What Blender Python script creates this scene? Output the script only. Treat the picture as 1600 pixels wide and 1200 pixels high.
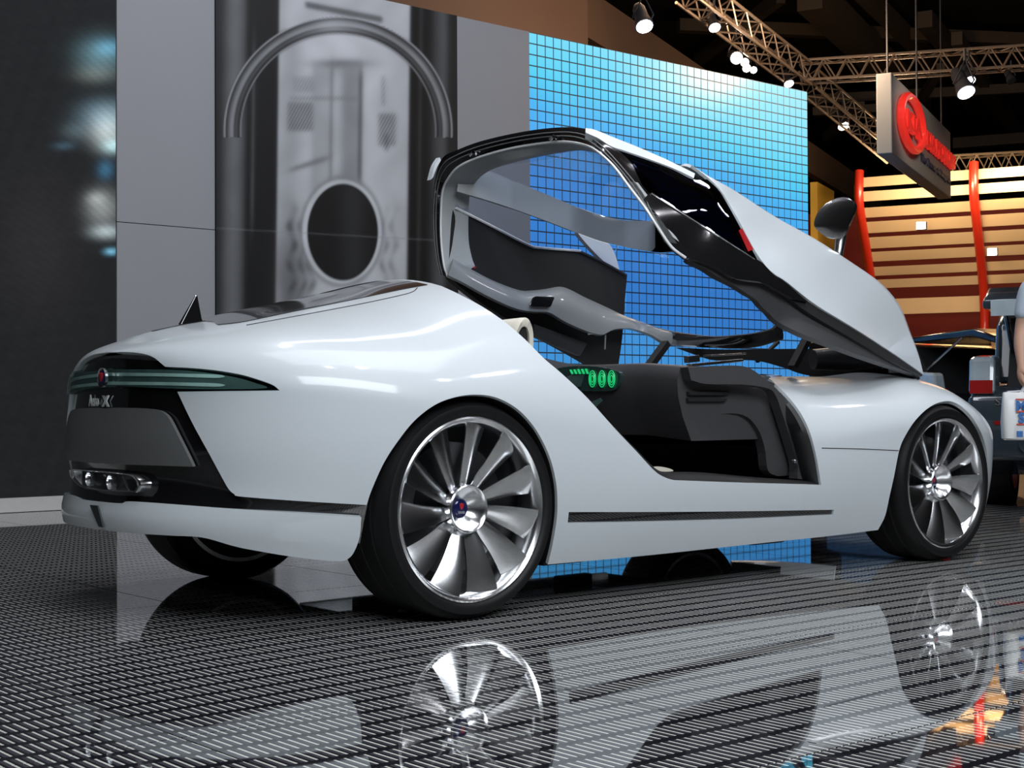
import bpy, bmesh, math, random
import numpy as np
from mathutils import Vector, Matrix
from mathutils.geometry import delaunay_2d_cdt
for _o in list(bpy.data.objects): bpy.data.objects.remove(_o)
SC = bpy.context.scene
# ------------------------------------------------------------------ camera (solved from the floor joints, wall lines and wheels)
FPX, YAW, PITCH, ROLL = 2264.66, .6985, .0159, -.0049
CAM = np.array([-3.062, -4.773, .7215])          # X = car forward, Y = car left, Z = up; rear axle at x = 0
def _rot():
    f = np.array([math.sin(YAW)*math.cos(PITCH), math.cos(YAW)*math.cos(PITCH), math.sin(PITCH)])
    r = np.array([math.cos(YAW), -math.sin(YAW), 0]); u = np.cross(r, f)
    r2 = r*math.cos(ROLL)+u*math.sin(ROLL); u2 = -r*math.sin(ROLL)+u*math.cos(ROLL)
    return np.array([r2, -u2, f])
RM = _rot()
def ray(px, py):
    px = np.asarray(px, float); py = np.asarray(py, float)
    return np.stack([(px-800)/FPX, (py-600)/FPX, np.ones(px.shape)], -1) @ RM
def hit(px, py, ax, val):
    d = ray(px, py); t = (np.asarray(val, float)-CAM[ax])/d[..., ax]
    return CAM + d*t[..., None]
def hit_plane(px, py, p0, n):
    d = ray(px, py); t = ((np.asarray(p0, float)-CAM) @ np.asarray(n, float))/(d @ np.asarray(n, float))
    return CAM + d*t[..., None]
def proj(P):
    q = (np.asarray(P, float)-CAM) @ RM.T
    return q[..., :2]/q[..., 2:]*FPX + [800, 600]
cd = bpy.data.cameras.new('camera'); co = bpy.data.objects.new('camera', cd); SC.collection.objects.link(co)
cd.sensor_width = 36; cd.lens = FPX/1600*36; cd.clip_end = 300
m = Matrix.Identity(4)
for i in range(3):
    m[i][0] = RM[0][i]; m[i][1] = -RM[1][i]; m[i][2] = -RM[2][i]; m[i][3] = CAM[i]
co.matrix_world = m; SC.camera = co
SC.view_settings.view_transform = 'Standard'; SC.view_settings.look = 'None'
SC.view_settings.gamma = 1; SC.view_settings.use_curve_mapping = False
SC.view_settings.exposure = 0
# ------------------------------------------------------------------ light: a dim exhibition hall with lamp rigs above the stand
wd = bpy.data.worlds.new('hall_air'); SC.world = wd; wd.use_nodes = True
wd.node_tree.nodes['Background'].inputs[0].default_value = (.55, .60, .70, 1)
wd.node_tree.nodes['Background'].inputs[1].default_value = .045
def lamp(name, kind, loc, aim, energy, col, **kw):
    l = bpy.data.lights.new(name, kind); l.energy = energy; l.color = col
    for k, v in kw.items(): setattr(l, k, v)
    o = bpy.data.objects.new(name, l); SC.collection.objects.link(o); o.location = loc
    o.rotation_euler = (Vector(aim)-Vector(loc)).to_track_quat('-Z', 'Y').to_euler()
    return o
lamp('ceiling_bounce_fill', 'AREA', (1.0, -1.0, 6.2), (1.2, 0, 0), 130, (.90, .95, 1), shape='RECTANGLE', size=5.5, size_y=3.0)  # added soft area light standing in for the hall's ceiling bounce
lamp('front_light_bank', 'AREA', (-1.5, -7.5, 5.6), (1.2, -.5, .6), 610, (.90, .95, 1), shape='RECTANGLE', size=8.0, size_y=3.0)
for i, (x, y) in enumerate(((-.6, -2.6), (.9, -2.6), (2.4, -2.6), (3.9, -2.6), (.2, 1.5), (2.4, 1.5))):
    lamp('stand_spot', 'SPOT', (x, y, 6.0), (x*.6+.5, -.3, .6), 110, (.97, .96, 1), spot_size=.75, spot_blend=.6, shadow_soft_size=.07)
lamp('wall_wash', 'AREA', (3.0, 2.2, 6.4), (3.0, 5.2, 2.4), 88, (.85, .88, 1), shape='RECTANGLE', size=5, size_y=.6)
# ------------------------------------------------------------------ helpers
COL = SC.collection
def link(name, me, mat=None, parent=None):
    o = bpy.data.objects.new(name, me); COL.objects.link(o)
    if mat is not None and me is not None and not me.materials: me.materials.append(mat)
    if parent is not None: o.parent = parent
    return o
def tag(o, label, cat=None, group=None, kind=None):
    if label: o['label'] = label
    if cat: o['category'] = cat
    if group: o['group'] = group
    if kind: o['kind'] = kind
    return o
def empty(name, loc=(0, 0, 0), parent=None):
    o = bpy.data.objects.new(name, None); COL.objects.link(o); o.location = loc
    o.empty_display_size = .1
    if parent is not None: o.parent = parent
    return o
def mesh(name, V, Fc, smooth=False, normals=None):
    me = bpy.data.meshes.new(name); me.from_pydata([tuple(map(float, v)) for v in V], [], [tuple(int(i) for i in f) for f in Fc])
    me.validate(); me.update()
    if smooth:
        me.polygons.foreach_set('use_smooth', [True]*len(me.polygons))
        if normals is not None and len(me.vertices) == len(normals):
            me.normals_split_custom_set_from_vertices([tuple(map(float, n)) for n in normals])
    return me
def part(name, VF, mat, parent=None, smooth=False, label=None):
    V, Fc = VF[:2]; me = mesh(name, V, Fc, smooth, VF[2] if len(VF) > 2 else None)
    o = link(name, me, mat, parent)
    if label: o['label'] = label
    return o
def fixn(o):
    bm = bmesh.new(); bm.from_mesh(o.data); bmesh.ops.recalc_face_normals(bm, faces=bm.faces[:]); bm.to_mesh(o.data); bm.free(); return o
def bevel(o, w=.004, seg=2, ang=35):
    b = o.modifiers.new('bevel', 'BEVEL'); b.width = w; b.segments = seg; b.limit_method = 'ANGLE'; b.angle_limit = math.radians(ang)
    return o
def autosmooth(o, ang=40):
    me = o.data; me.polygons.foreach_set('use_smooth', [True]*len(me.polygons))
    try: me.set_sharp_from_angle(angle=math.radians(ang))
    except Exception: pass
    return o
def cat(*vfs):
    V = []; Fc = []
    for v, f in vfs:
        n = len(V); V += [tuple(p) for p in v]; Fc += [tuple(i+n for i in q) for q in f]
    return V, Fc
def box(a, b):
    x0, y0, z0 = a; x1, y1, z1 = b
    V = [(x0, y0, z0), (x1, y0, z0), (x1, y1, z0), (x0, y1, z0), (x0, y0, z1), (x1, y0, z1), (x1, y1, z1), (x0, y1, z1)]
    return V, [(3, 2, 1, 0), (4, 5, 6, 7), (0, 1, 5, 4), (1, 2, 6, 5), (2, 3, 7, 6), (3, 0, 4, 7)]
def obox(c, ax, h):
    """box centre c, three unit axes, half sizes"""
    c = np.array(c, float); ax = [np.array(a, float) for a in ax]; V = []
    for sz in (-1, 1):
        for sx, sy in ((-1, -1), (1, -1), (1, 1), (-1, 1)):
            V.append(c+ax[0]*sx*h[0]+ax[1]*sy*h[1]+ax[2]*sz*h[2])
    return V, [(3, 2, 1, 0), (4, 5, 6, 7), (0, 1, 5, 4), (1, 2, 6, 5), (2, 3, 7, 6), (3, 0, 4, 7)]
def tube(P, r, n=8, closed=False, cap=True, up=None):
    P = np.array(P, float); m_ = len(P); r = np.broadcast_to(np.asarray(r, float), (m_,))
    T = np.gradient(P, axis=0) if not closed else np.roll(P, -1, 0)-np.roll(P, 1, 0)
    T /= np.linalg.norm(T, axis=1)[:, None]+1e-12
    ref = np.array([0, 0, 1.]) if up is None else np.array(up, float)
    if abs(T[0] @ ref) > .9: ref = np.array([1., 0, 0])
    V = []; N = np.cross(T[0], ref); N /= np.linalg.norm(N)
    for i in range(m_):
        N = N-T[i]*(N @ T[i]); N /= np.linalg.norm(N); B = np.cross(T[i], N)
        for k in range(n):
            a = 2*math.pi*k/n; V.append(P[i]+r[i]*(math.cos(a)*N+math.sin(a)*B))
    Fc = []
    for i in range(m_ if closed else m_-1):
        j = (i+1) % m_
        for k in range(n): Fc.append((i*n+k, i*n+(k+1) % n, j*n+(k+1) % n, j*n+k))
    if cap and not closed: Fc += [tuple(range(n-1, -1, -1)), tuple((m_-1)*n+k for k in range(n))]
    return V, Fc
def bar(a, b, w, h=None, up=(0, 0, 1)):
    a = np.array(a, float); b = np.array(b, float); d = b-a; L = np.linalg.norm(d); d /= L
    u = np.array(up, float)
    if abs(d @ u) > .95: u = np.array([1., 0, 0])
    s = np.cross(d, u); s /= np.linalg.norm(s); u = np.cross(s, d)
    return obox((a+b)/2, (d, s, u), (L/2, w/2, (h or w)/2))
def lathe(prof, n=48, axis='y', c=(0, 0, 0)):
    """profile of (radius, depth) turned about an axis through c"""
    V = []; Fc = []; m_ = len(prof)
    for k in range(n):
        a = 2*math.pi*k/n
        for r, d in prof:
            p = (r*math.cos(a), d, r*math.sin(a)) if axis == 'y' else ((r*math.cos(a), r*math.sin(a), d) if axis == 'z' else (d, r*math.cos(a), r*math.sin(a)))
            V.append((p[0]+c[0], p[1]+c[1], p[2]+c[2]))
    for k in range(n):
        j = (k+1) % n
        for i in range(m_-1): Fc.append((k*m_+i, k*m_+i+1, j*m_+i+1, j*m_+i))
    return V, Fc
def spl(P, n=8, closed=False):
    """centripetal-ish Catmull-Rom through P; a point repeated twice in a row is a corner"""
    P = [tuple(map(float, p)) for p in P]
    segs = [[P[0]]]
    for a, b in zip(P, P[1:]):
        if a == b: segs.append([b])
        else: segs[-1].append(b)
    if closed:
        if len(segs) == 1:
            Q = np.array(P); out = []; m_ = len(Q)
            for i in range(m_):
                p0, p1, p2, p3 = Q[i-1], Q[i], Q[(i+1) % m_], Q[(i+2) % m_]
                for k in range(n):
                    t = k/n; out.append(.5*((2*p1)+(-p0+p2)*t+(2*p0-5*p1+4*p2-p3)*t*t+(-p0+3*p1-3*p2+p3)*t**3))
            return np.array(out)
    out = []
    for sg in segs:
        Q = np.array(sg)
        if len(Q) == 1: continue
        E = np.vstack([2*Q[0]-Q[1], Q, 2*Q[-1]-Q[-2]])
        for i in range(1, len(E)-2):
            p0, p1, p2, p3 = E[i-1:i+3]
            for k in range(n):
                t = k/n; out.append(.5*((2*p1)+(-p0+p2)*t+(2*p0-5*p1+4*p2-p3)*t*t+(-p0+3*p1-3*p2+p3)*t**3))
        out.append(Q[-1])
    R_ = [out[0]]
    for p in out[1:]:
        if np.abs(p-R_[-1]).max() > 1e-9: R_.append(p)
    return np.array(R_)
def pchip(xs, ys):
    xs = np.array(xs, float); ys = np.array(ys, float); h = np.diff(xs); d = np.diff(ys)/h
    mm = np.zeros(len(xs)); mm[0], mm[-1] = d[0], d[-1]
    for i in range(1, len(xs)-1):
        if d[i-1]*d[i] > 0: w1, w2 = 2*h[i]+h[i-1], h[i]+2*h[i-1]; mm[i] = (w1+w2)/(w1/d[i-1]+w2/d[i])
    def f(x):
        x = np.clip(x, xs[0], xs[-1]); i = np.clip(np.searchsorted(xs, x)-1, 0, len(xs)-2); t = (x-xs[i])/h[i]
        return ys[i]*(1+2*t)*(1-t)**2+mm[i]*h[i]*t*(1-t)**2+ys[i+1]*t*t*(3-2*t)+mm[i+1]*h[i]*t*t*(t-1)
    return f
def inside(P, poly):
    x, y = P[:, 0], P[:, 1]; c = np.zeros(len(P), bool); n = len(poly)
    for i in range(n):
        (x0, y0), (x1, y1) = poly[i-1], poly[i]
        if y0 == y1: continue
        k = ((y0 > y) != (y1 > y)) & (x < (x1-x0)*(y-y0)/(y1-y0)+x0); c ^= k
    return c
def tri2d(outline, holes=(), step=(.02, .02)):
    """triangulate a 2D polygon with holes and an inner grid; returns 2D verts, tris, boundary loops as vertex indices"""
    loops = [np.array(outline, float)]+[np.array(h, float) for h in holes]
    V = []; Ed = []
    for lp in loops:
        n0 = len(V); V += [tuple(p) for p in lp]; Ed += [(n0+i, n0+(i+1) % len(lp)) for i in range(len(lp))]
    nb = len(V); lo = loops[0].min(0); hi = loops[0].max(0)
    gx = np.arange(lo[0]+step[0]*.53, hi[0], step[0]); gy = np.arange(lo[1]+step[1]*.47, hi[1], step[1])
    if len(gx) and len(gy):
        G = np.stack(np.meshgrid(gx, gy), -1).reshape(-1, 2); ok = inside(G, loops[0])
        for h in loops[1:]: ok &= ~inside(G, h)
        B = np.array(V); G = G[ok]
        if len(G):
            sc = np.array(step); dmin = np.full(len(G), 9e9)
            for i, j in Ed:
                a, b = B[i]/sc, B[j]/sc; ab = b-a; t = np.clip(((G/sc-a) @ ab)/(ab @ ab+1e-15), 0, 1)
                dmin = np.minimum(dmin, np.linalg.norm(G/sc-a-t[:, None]*ab, axis=1))
            V += [tuple(p) for p in G[dmin > .38]]
    r = delaunay_2d_cdt([Vector(p) for p in V], Ed, [], 0, 1e-9)
    v2 = np.array([tuple(p) for p in r[0]]); tris = np.array([tuple(f) for f in r[2] if len(f) == 3])
    c = v2[tris].mean(1); ok = inside(c, loops[0])
    for h in loops[1:]: ok &= ~inside(c, h)
    tris = tris[ok]
    cnt = {}
    for t in tris:
        for a, b in ((t[0], t[1]), (t[1], t[2]), (t[2], t[0])):
            cnt[(min(a, b), max(a, b))] = cnt.get((min(a, b), max(a, b)), 0)+1
    be = []
    for t in tris:
        for a, b in ((t[0], t[1]), (t[1], t[2]), (t[2], t[0])):
            if cnt[(min(a, b), max(a, b))] == 1: be.append((a, b))
    return v2, tris, be
def slab(P, Nn, tris, be, thick, flip=None):
    """front skin P with normals, back skin set in by thick, and rim walls; normals for smooth shading"""
    P = np.array(P); Nn = np.array(Nn); n = len(P); tris = np.array(tris)
    a, b, c = P[tris[:, 0]], P[tris[:, 1]], P[tris[:, 2]]
    fn = np.cross(b-a, c-a); s = (fn*(Nn[tris].sum(1))).sum()
    if s < 0: tris = tris[:, ::-1]; be = [(j, i) for i, j in be]
    Q = P-Nn*thick; V = np.vstack([P, Q]); Fc = [tuple(t) for t in tris]+[tuple(i+n for i in t[::-1]) for t in tris]
    N_ = np.vstack([Nn, -Nn])
    w = []; wn = []
    for i, j in be:
        k = 2*n+len(w); w += [P[i], Q[i], Q[j], P[j]]; fnn = np.cross(Q[i]-P[i], P[j]-P[i]); ln = np.linalg.norm(fnn)+1e-12
        wn += [fnn/ln]*4; Fc.append((k, k+1, k+2, k+3))
    if w: V = np.vstack([V, np.array(w)]); N_ = np.vstack([N_, np.array(wn)])
    return V, Fc, N_
def joinvf(*vf):
    V = []; Fc = []; Nn = []
    for v, f, nn in vf:
        k = len(V); V += [tuple(p) for p in v]; Fc += [tuple(i+k for i in q) for q in f]; Nn += [tuple(p) for p in nn]
    return V, Fc, Nn
def mirrory(vf):
    v, f, nn = vf; s = np.array([1, -1, 1])
    return np.array(v)*s, [tuple(q[::-1]) for q in f], np.array(nn)*s
def plate(poly3, normal, thick, step=.05):
    """flat-ish polygon of 3D points in one plane, given thickness against normal"""
    P = np.array(poly3, float); nrm = np.array(normal, float); nrm /= np.linalg.norm(nrm)
    a = np.array([1., 0, 0]) if abs(nrm[0]) < .8 else np.array([0, 1., 0])
    e1 = np.cross(nrm, a); e1 /= np.linalg.norm(e1); e2 = np.cross(nrm, e1); o = P[0]
    q = np.stack([(P-o) @ e1, (P-o) @ e2], -1)
    v2, tr, be = tri2d(q, (), (1e3, 1e3))
    P3 = o+v2[:, :1]*e1+v2[:, 1:]*e2
    return slab(P3, np.tile(nrm, (len(P3), 1)), tr, be, thick)
# ------------------------------------------------------------------ materials (all procedural)
def mat(name, col=(.5, .5, .5), rough=.5, metal=0, coat=0, spec=.5, ior=1.5, emit=None, es=0, var=0, vscale=20, trans=0, alpha=1, bump=0, bscale=200, coat_rough=.03):
    m_ = bpy.data.materials.new(name); m_.use_nodes = True; nt = m_.node_tree; b = nt.nodes['Principled BSDF']
    I = b.inputs; I['Base Color'].default_value = (*col, 1); I['Roughness'].default_value = rough; I['Metallic'].default_value = metal
    I['IOR'].default_value = ior; I['Specular IOR Level'].default_value = spec; I['Coat Weight'].default_value = coat; I['Coat Roughness'].default_value = coat_rough
    I['Transmission Weight'].default_value = trans; I['Alpha'].default_value = alpha
    if emit: I['Emission Color'].default_value = (*emit, 1); I['Emission Strength'].default_value = es
    if var or bump:
        tc = nt.nodes.new('ShaderNodeTexCoord'); ns = nt.nodes.new('ShaderNodeTexNoise'); ns.inputs['Scale'].default_value = vscale; ns.inputs['Detail'].default_value = 4
        nt.links.new(tc.outputs['Object'], ns.inputs['Vector'])
        if var:
            hs = nt.nodes.new('ShaderNodeHueSaturation'); hs.inputs['Color'].default_value = (*col, 1)
            mr = nt.nodes.new('ShaderNodeMapRange'); mr.inputs['To Min'].default_value = 1-var; mr.inputs['To Max'].default_value = 1+var
            nt.links.new(ns.outputs['Fac'], mr.inputs['Value']); nt.links.new(mr.outputs['Result'], hs.inputs['Value']); nt.links.new(hs.outputs['Color'], I['Base Color'])
        if bump:
            n2 = nt.nodes.new('ShaderNodeTexNoise'); n2.inputs['Scale'].default_value = bscale; nt.links.new(tc.outputs['Object'], n2.inputs['Vector'])
            bp = nt.nodes.new('ShaderNodeBump'); bp.inputs['Strength'].default_value = bump; bp.inputs['Distance'].default_value = .002
            nt.links.new(n2.outputs['Fac'], bp.inputs['Height']); nt.links.new(bp.outputs['Normal'], I['Normal'])
    return m_
def mat_vcol(name, rough=.6, emis=0, spec=.3):
    m_ = bpy.data.materials.new(name); m_.use_nodes = True; nt = m_.node_tree; b = nt.nodes['Principled BSDF']
    a = nt.nodes.new('ShaderNodeVertexColor'); a.layer_name = 'print'
    b.inputs['Roughness'].default_value = rough; b.inputs['Specular IOR Level'].default_value = spec
    if emis:
        b.inputs['Base Color'].default_value = (.01, .01, .012, 1)
        nt.links.new(a.outputs['Color'], b.inputs['Emission Color']); b.inputs['Emission Strength'].default_value = emis
    else: nt.links.new(a.outputs['Color'], b.inputs['Base Color'])
    return m_
def print_grid(name, p0, eu, ev, nu, nv, fn, mt, parent=None):
    """flat printed sheet: grid mesh whose colour attribute is drawn by fn(u, v) (u, v in metres along eu, ev)"""
    u = np.linspace(0, 1, nu); v = np.linspace(0, 1, nv); U, Vv = np.meshgrid(u, v)
    eu = np.array(eu, float); ev = np.array(ev, float)
    P = np.array(p0)+U[..., None]*eu+Vv[..., None]*ev
    Fc = [(j*nu+i, j*nu+i+1, (j+1)*nu+i+1, (j+1)*nu+i) for j in range(nv-1) for i in range(nu-1)]
    me = mesh(name, P.reshape(-1, 3), Fc)
    colr = fn(U*np.linalg.norm(eu), Vv*np.linalg.norm(ev)).reshape(-1, 3)
    at = me.color_attributes.new('print', 'FLOAT_COLOR', 'POINT')
    at.data.foreach_set('color', np.hstack([colr, np.ones((len(colr), 1))]).astype(np.float32).ravel())
    return link(name, me, mt, parent)
def lin(r, g, b):
    return tuple(((c/255)/12.92 if c/255 <= .04045 else ((c/255+.055)/1.055)**2.4) for c in (r, g, b))

def text_part(name, body, size, loc, ex, ez, mt, parent=None, depth=.002, bold=0., sx=1., align='CENTER', shear=0.):
    """lettering as a real mesh: ex runs along the words, ez up the letters"""
    cu = bpy.data.curves.new(name, 'FONT'); cu.body = body; cu.size = size; cu.align_x = align; cu.extrude = depth; cu.offset = bold; cu.shear = shear; cu.resolution_u = 4
    o = bpy.data.objects.new(name, cu); COL.objects.link(o); dg = bpy.context.evaluated_depsgraph_get(); dg.update()
    me = bpy.data.meshes.new_from_object(o.evaluated_get(dg)); bpy.data.objects.remove(o); bpy.data.curves.remove(cu)
    ex = Vector(ex).normalized(); ez = Vector(ez).normalized(); n = ex.cross(ez)
    mw = Matrix(((ex.x*sx, ez.x, n.x, loc[0]), (ex.y*sx, ez.y, n.y, loc[1]), (ex.z*sx, ez.z, n.z, loc[2]), (0, 0, 0, 1))); me.transform(mw); me.materials.clear()
    return link(name, me, mt, parent)
def glass_mat(name, tint, refl=1.45):
    m_ = bpy.data.materials.new(name); m_.use_nodes = True; nt = m_.node_tree; N = nt.nodes; L = nt.links
    for n in list(N):
        if n.type != 'OUTPUT_MATERIAL': N.remove(n)
    out = [n for n in N if n.type == 'OUTPUT_MATERIAL'][0]
    tr = N.new('ShaderNodeBsdfTransparent'); tr.inputs[0].default_value = (*tint, 1); gl = N.new('ShaderNodeBsdfGlossy'); gl.inputs['Roughness'].default_value = .015
    lw = N.new('ShaderNodeLayerWeight'); lw.inputs[0].default_value = .5; pw = N.new('ShaderNodeMath'); pw.operation = 'POWER'; pw.inputs[1].default_value = 4.0; L.new(lw.outputs['Facing'], pw.inputs[0])
    fr = N.new('ShaderNodeMath'); fr.operation = 'MULTIPLY_ADD'; fr.inputs[1].default_value = .5; fr.inputs[2].default_value = .025*(refl > 1); L.new(pw.outputs[0], fr.inputs[0]); mx = N.new('ShaderNodeMixShader')
    L.new(fr.outputs[0], mx.inputs[0]); L.new(tr.outputs[0], mx.inputs[1]); L.new(gl.outputs[0], mx.inputs[2]); L.new(mx.outputs[0], out.inputs[0])
    return m_
# ------------------------------------------------------------------ the stand: glass floor panels over a slotted light grating, back wall
WY = float(hit(0, 801, 2, 0)[1])                 # wall face, from where its base meets the floor
def wx(px, py): return float(hit(px, py, 1, WY)[0])
def floor_mat():
    m_ = bpy.data.materials.new('slotted_floor_glass'); m_.use_nodes = True; nt = m_.node_tree; N = nt.nodes; L = nt.links; b = N['Principled BSDF']
    g = N.new('ShaderNodeNewGeometry'); sp = N.new('ShaderNodeSeparateXYZ'); L.new(g.outputs['Position'], sp.inputs[0])
    def mth(op, a, v=None, v2=None):
        n = N.new('ShaderNodeMath'); n.operation = op
        for i, q in enumerate((a, v, v2)):
            if q is None: continue
            if isinstance(q, (int, float)): n.inputs[i].default_value = q
            else: L.new(q, n.inputs[i])
        return n.outputs[0]
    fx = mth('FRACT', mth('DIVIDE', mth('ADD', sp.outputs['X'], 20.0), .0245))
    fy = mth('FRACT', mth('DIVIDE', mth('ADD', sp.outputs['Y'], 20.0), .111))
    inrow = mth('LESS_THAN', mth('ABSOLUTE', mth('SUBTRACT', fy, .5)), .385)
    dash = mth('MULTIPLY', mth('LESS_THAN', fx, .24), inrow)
    side = mth('MULTIPLY', mth('GREATER_THAN', fx, .55), inrow)  # dim band beside each dash: slot-side shade painted into the colour
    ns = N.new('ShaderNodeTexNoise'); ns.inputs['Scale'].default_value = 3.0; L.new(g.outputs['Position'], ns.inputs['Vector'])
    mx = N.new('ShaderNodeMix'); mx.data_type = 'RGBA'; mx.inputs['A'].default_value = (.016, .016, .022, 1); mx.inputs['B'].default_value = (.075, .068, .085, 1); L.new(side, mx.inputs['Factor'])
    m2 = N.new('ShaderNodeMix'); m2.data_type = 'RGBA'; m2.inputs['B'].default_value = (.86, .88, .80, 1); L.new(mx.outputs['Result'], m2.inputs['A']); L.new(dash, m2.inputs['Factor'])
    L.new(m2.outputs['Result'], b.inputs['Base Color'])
    mr = N.new('ShaderNodeMapRange'); mr.inputs['To Min'].default_value = .012; mr.inputs['To Max'].default_value = .035; L.new(ns.outputs['Fac'], mr.inputs['Value']); L.new(mr.outputs['Result'], b.inputs['Roughness'])
    b.inputs['IOR'].default_value = 1.85
    return m_
M = {}
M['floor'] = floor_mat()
M['joint'] = mat('floor_joint_metal', (.42, .43, .42), .5, .2, var=.2)
M['wall_grey'] = mat('painted_wall_panel', (.30, .305, .325), .55, var=.03, vscale=3)
M['wall_edge'] = mat('panel_joint', (.08, .08, .09), .7, var=.1)
M['base'] = mat('skirting_paint', (.55, .54, .52), .5, var=.05)
M['black'] = mat('matt_black', (.012, .012, .013), .6, var=.2)
M['hall'] = mat('hall_floor', (.035, .033, .032), .35, var=.3, vscale=2)
X0, Y0, NX, NY = -5.57, -5.86, 17, 11
fl = part('floor', box((X0-2, Y0-1, -.06), (X0+NX, WY+.5, -.006)), M['joint']); tag(fl, 'dark glass stand floor over slotted light grating', kind='structure')
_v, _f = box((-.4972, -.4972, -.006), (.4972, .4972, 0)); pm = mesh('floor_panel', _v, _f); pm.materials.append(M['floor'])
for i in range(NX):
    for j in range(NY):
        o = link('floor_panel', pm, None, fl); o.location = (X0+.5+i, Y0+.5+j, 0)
hf = part('hall_floor', box((X0+NX, -30, -.08), (60, 40, -.012)), M['hall']); tag(hf, 'dark shiny hall floor beyond the stand', kind='structure')
h2 = part('hall_floor', box((-30, WY+.5, -.08), (X0+NX, 40, -.012)), M['hall']); tag(h2, 'dark hall floor behind the stand wall', kind='structure')
# back wall
ZT = float(hit(828, 49.75, 1, WY)[2])
xs_ = dict(scr=wx(182, 250), pl=wx(336, 200), pr=wx(713, 100), led0=wx(828, 200), led1=wx(1264.5, 400))
XL = -4.0
wb_ = part('wall_back', box((XL, WY+.05, 0), (xs_['led1']+.02, WY+.25, ZT)), M['wall_edge']); tag(wb_, 'stand back wall with grey panels', kind='structure')
zj = float(hit(250, 352, 1, WY)[2])
for a, b in ((xs_['scr'], xs_['pl']), (xs_['pr'], xs_['led0'])):
    for z0, z1 in ((.10, zj-.003), (zj+.003, ZT)):
        part('wall_panel', box((a+.003, WY, z0), (b-.003, WY+.05, z1)), M['wall_grey'], wb_)
sk = part('baseboard_back', box((XL, WY-.03, 0), (xs_['led0'], WY+.05, .10)), M['base']); tag(sk, 'pale skirting along the foot of the wall', kind='structure')
# dark video screen
def scr_fn(u, v):
    P = np.array([XL, WY, .1])+np.stack([u, 0*u, v], -1); q = proj(P); X, Y = q[..., 0], q[..., 1]
    rs = np.random.RandomState(3); c = np.zeros(u.shape+(3,)); base = np.array(lin(24, 26, 26)); c[:] = base
    def blob(cx, cy, sx, sy, col, k=1):
        g = np.exp(-((X-cx)/sx)**2-((Y-cy)/sy)**2)*k; c[...] += g[..., None]*np.array(lin(*col))
    n = sum(np.sin(X*a+Y*b_+ph) for a, b_, ph in rs.uniform([-.35, -.35, 0], [.35, .35, 6], (14, 3)))/5
    c[...] *= (1+.12*n)[..., None]
    for args in ((158, 85, 34, 26, (95, 130, 140)), (170, 75, 20, 12, (70, 130, 160)), (150, 115, 30, 14, (95, 100, 95)), (165, 180, 36, 22, (110, 140, 155)), (168, 205, 24, 24, (190, 200, 200)), (178, 228, 16, 10, (170, 215, 220)),
                 (120, 205, 22, 14, (70, 85, 90)), (165, 265, 12, 14, (50, 100, 130)), (100, 228, 16, 6, (50, 75, 90)), (160, 325, 24, 26, (140, 145, 145)), (166, 362, 22, 10, (170, 185, 190)), (174, 393, 10, 5, (120, 190, 220)), (150, 310, 14, 10, (130, 135, 135)), (60, 380, 70, 120, (28, 24, 24))):
        blob(*args)
    c[...] *= (1+.10*np.sin(X*1.4+Y*.5))[..., None]
    c[Y > 440] *= 1.0
    return np.clip(c, 0, 2)
M['scr'] = mat_vcol('dark_screen_picture', .6, .9, .08)
sw = empty('video_screen', (XL, WY, .1)); tag(sw, 'large dark video screen with blurred pale patches left of the grey panel', 'screen')
so = part('screen_case', box((0, .003, 0), (xs_['scr']-XL-.004, .05, ZT-.1)), M['black'], sw)
sp_ = print_grid('picture', (0, 0, 0), (xs_['scr']-XL-.006, 0, 0), (0, 0, ZT-.1), 330, 230, scr_fn, M['scr'], sw)
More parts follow.
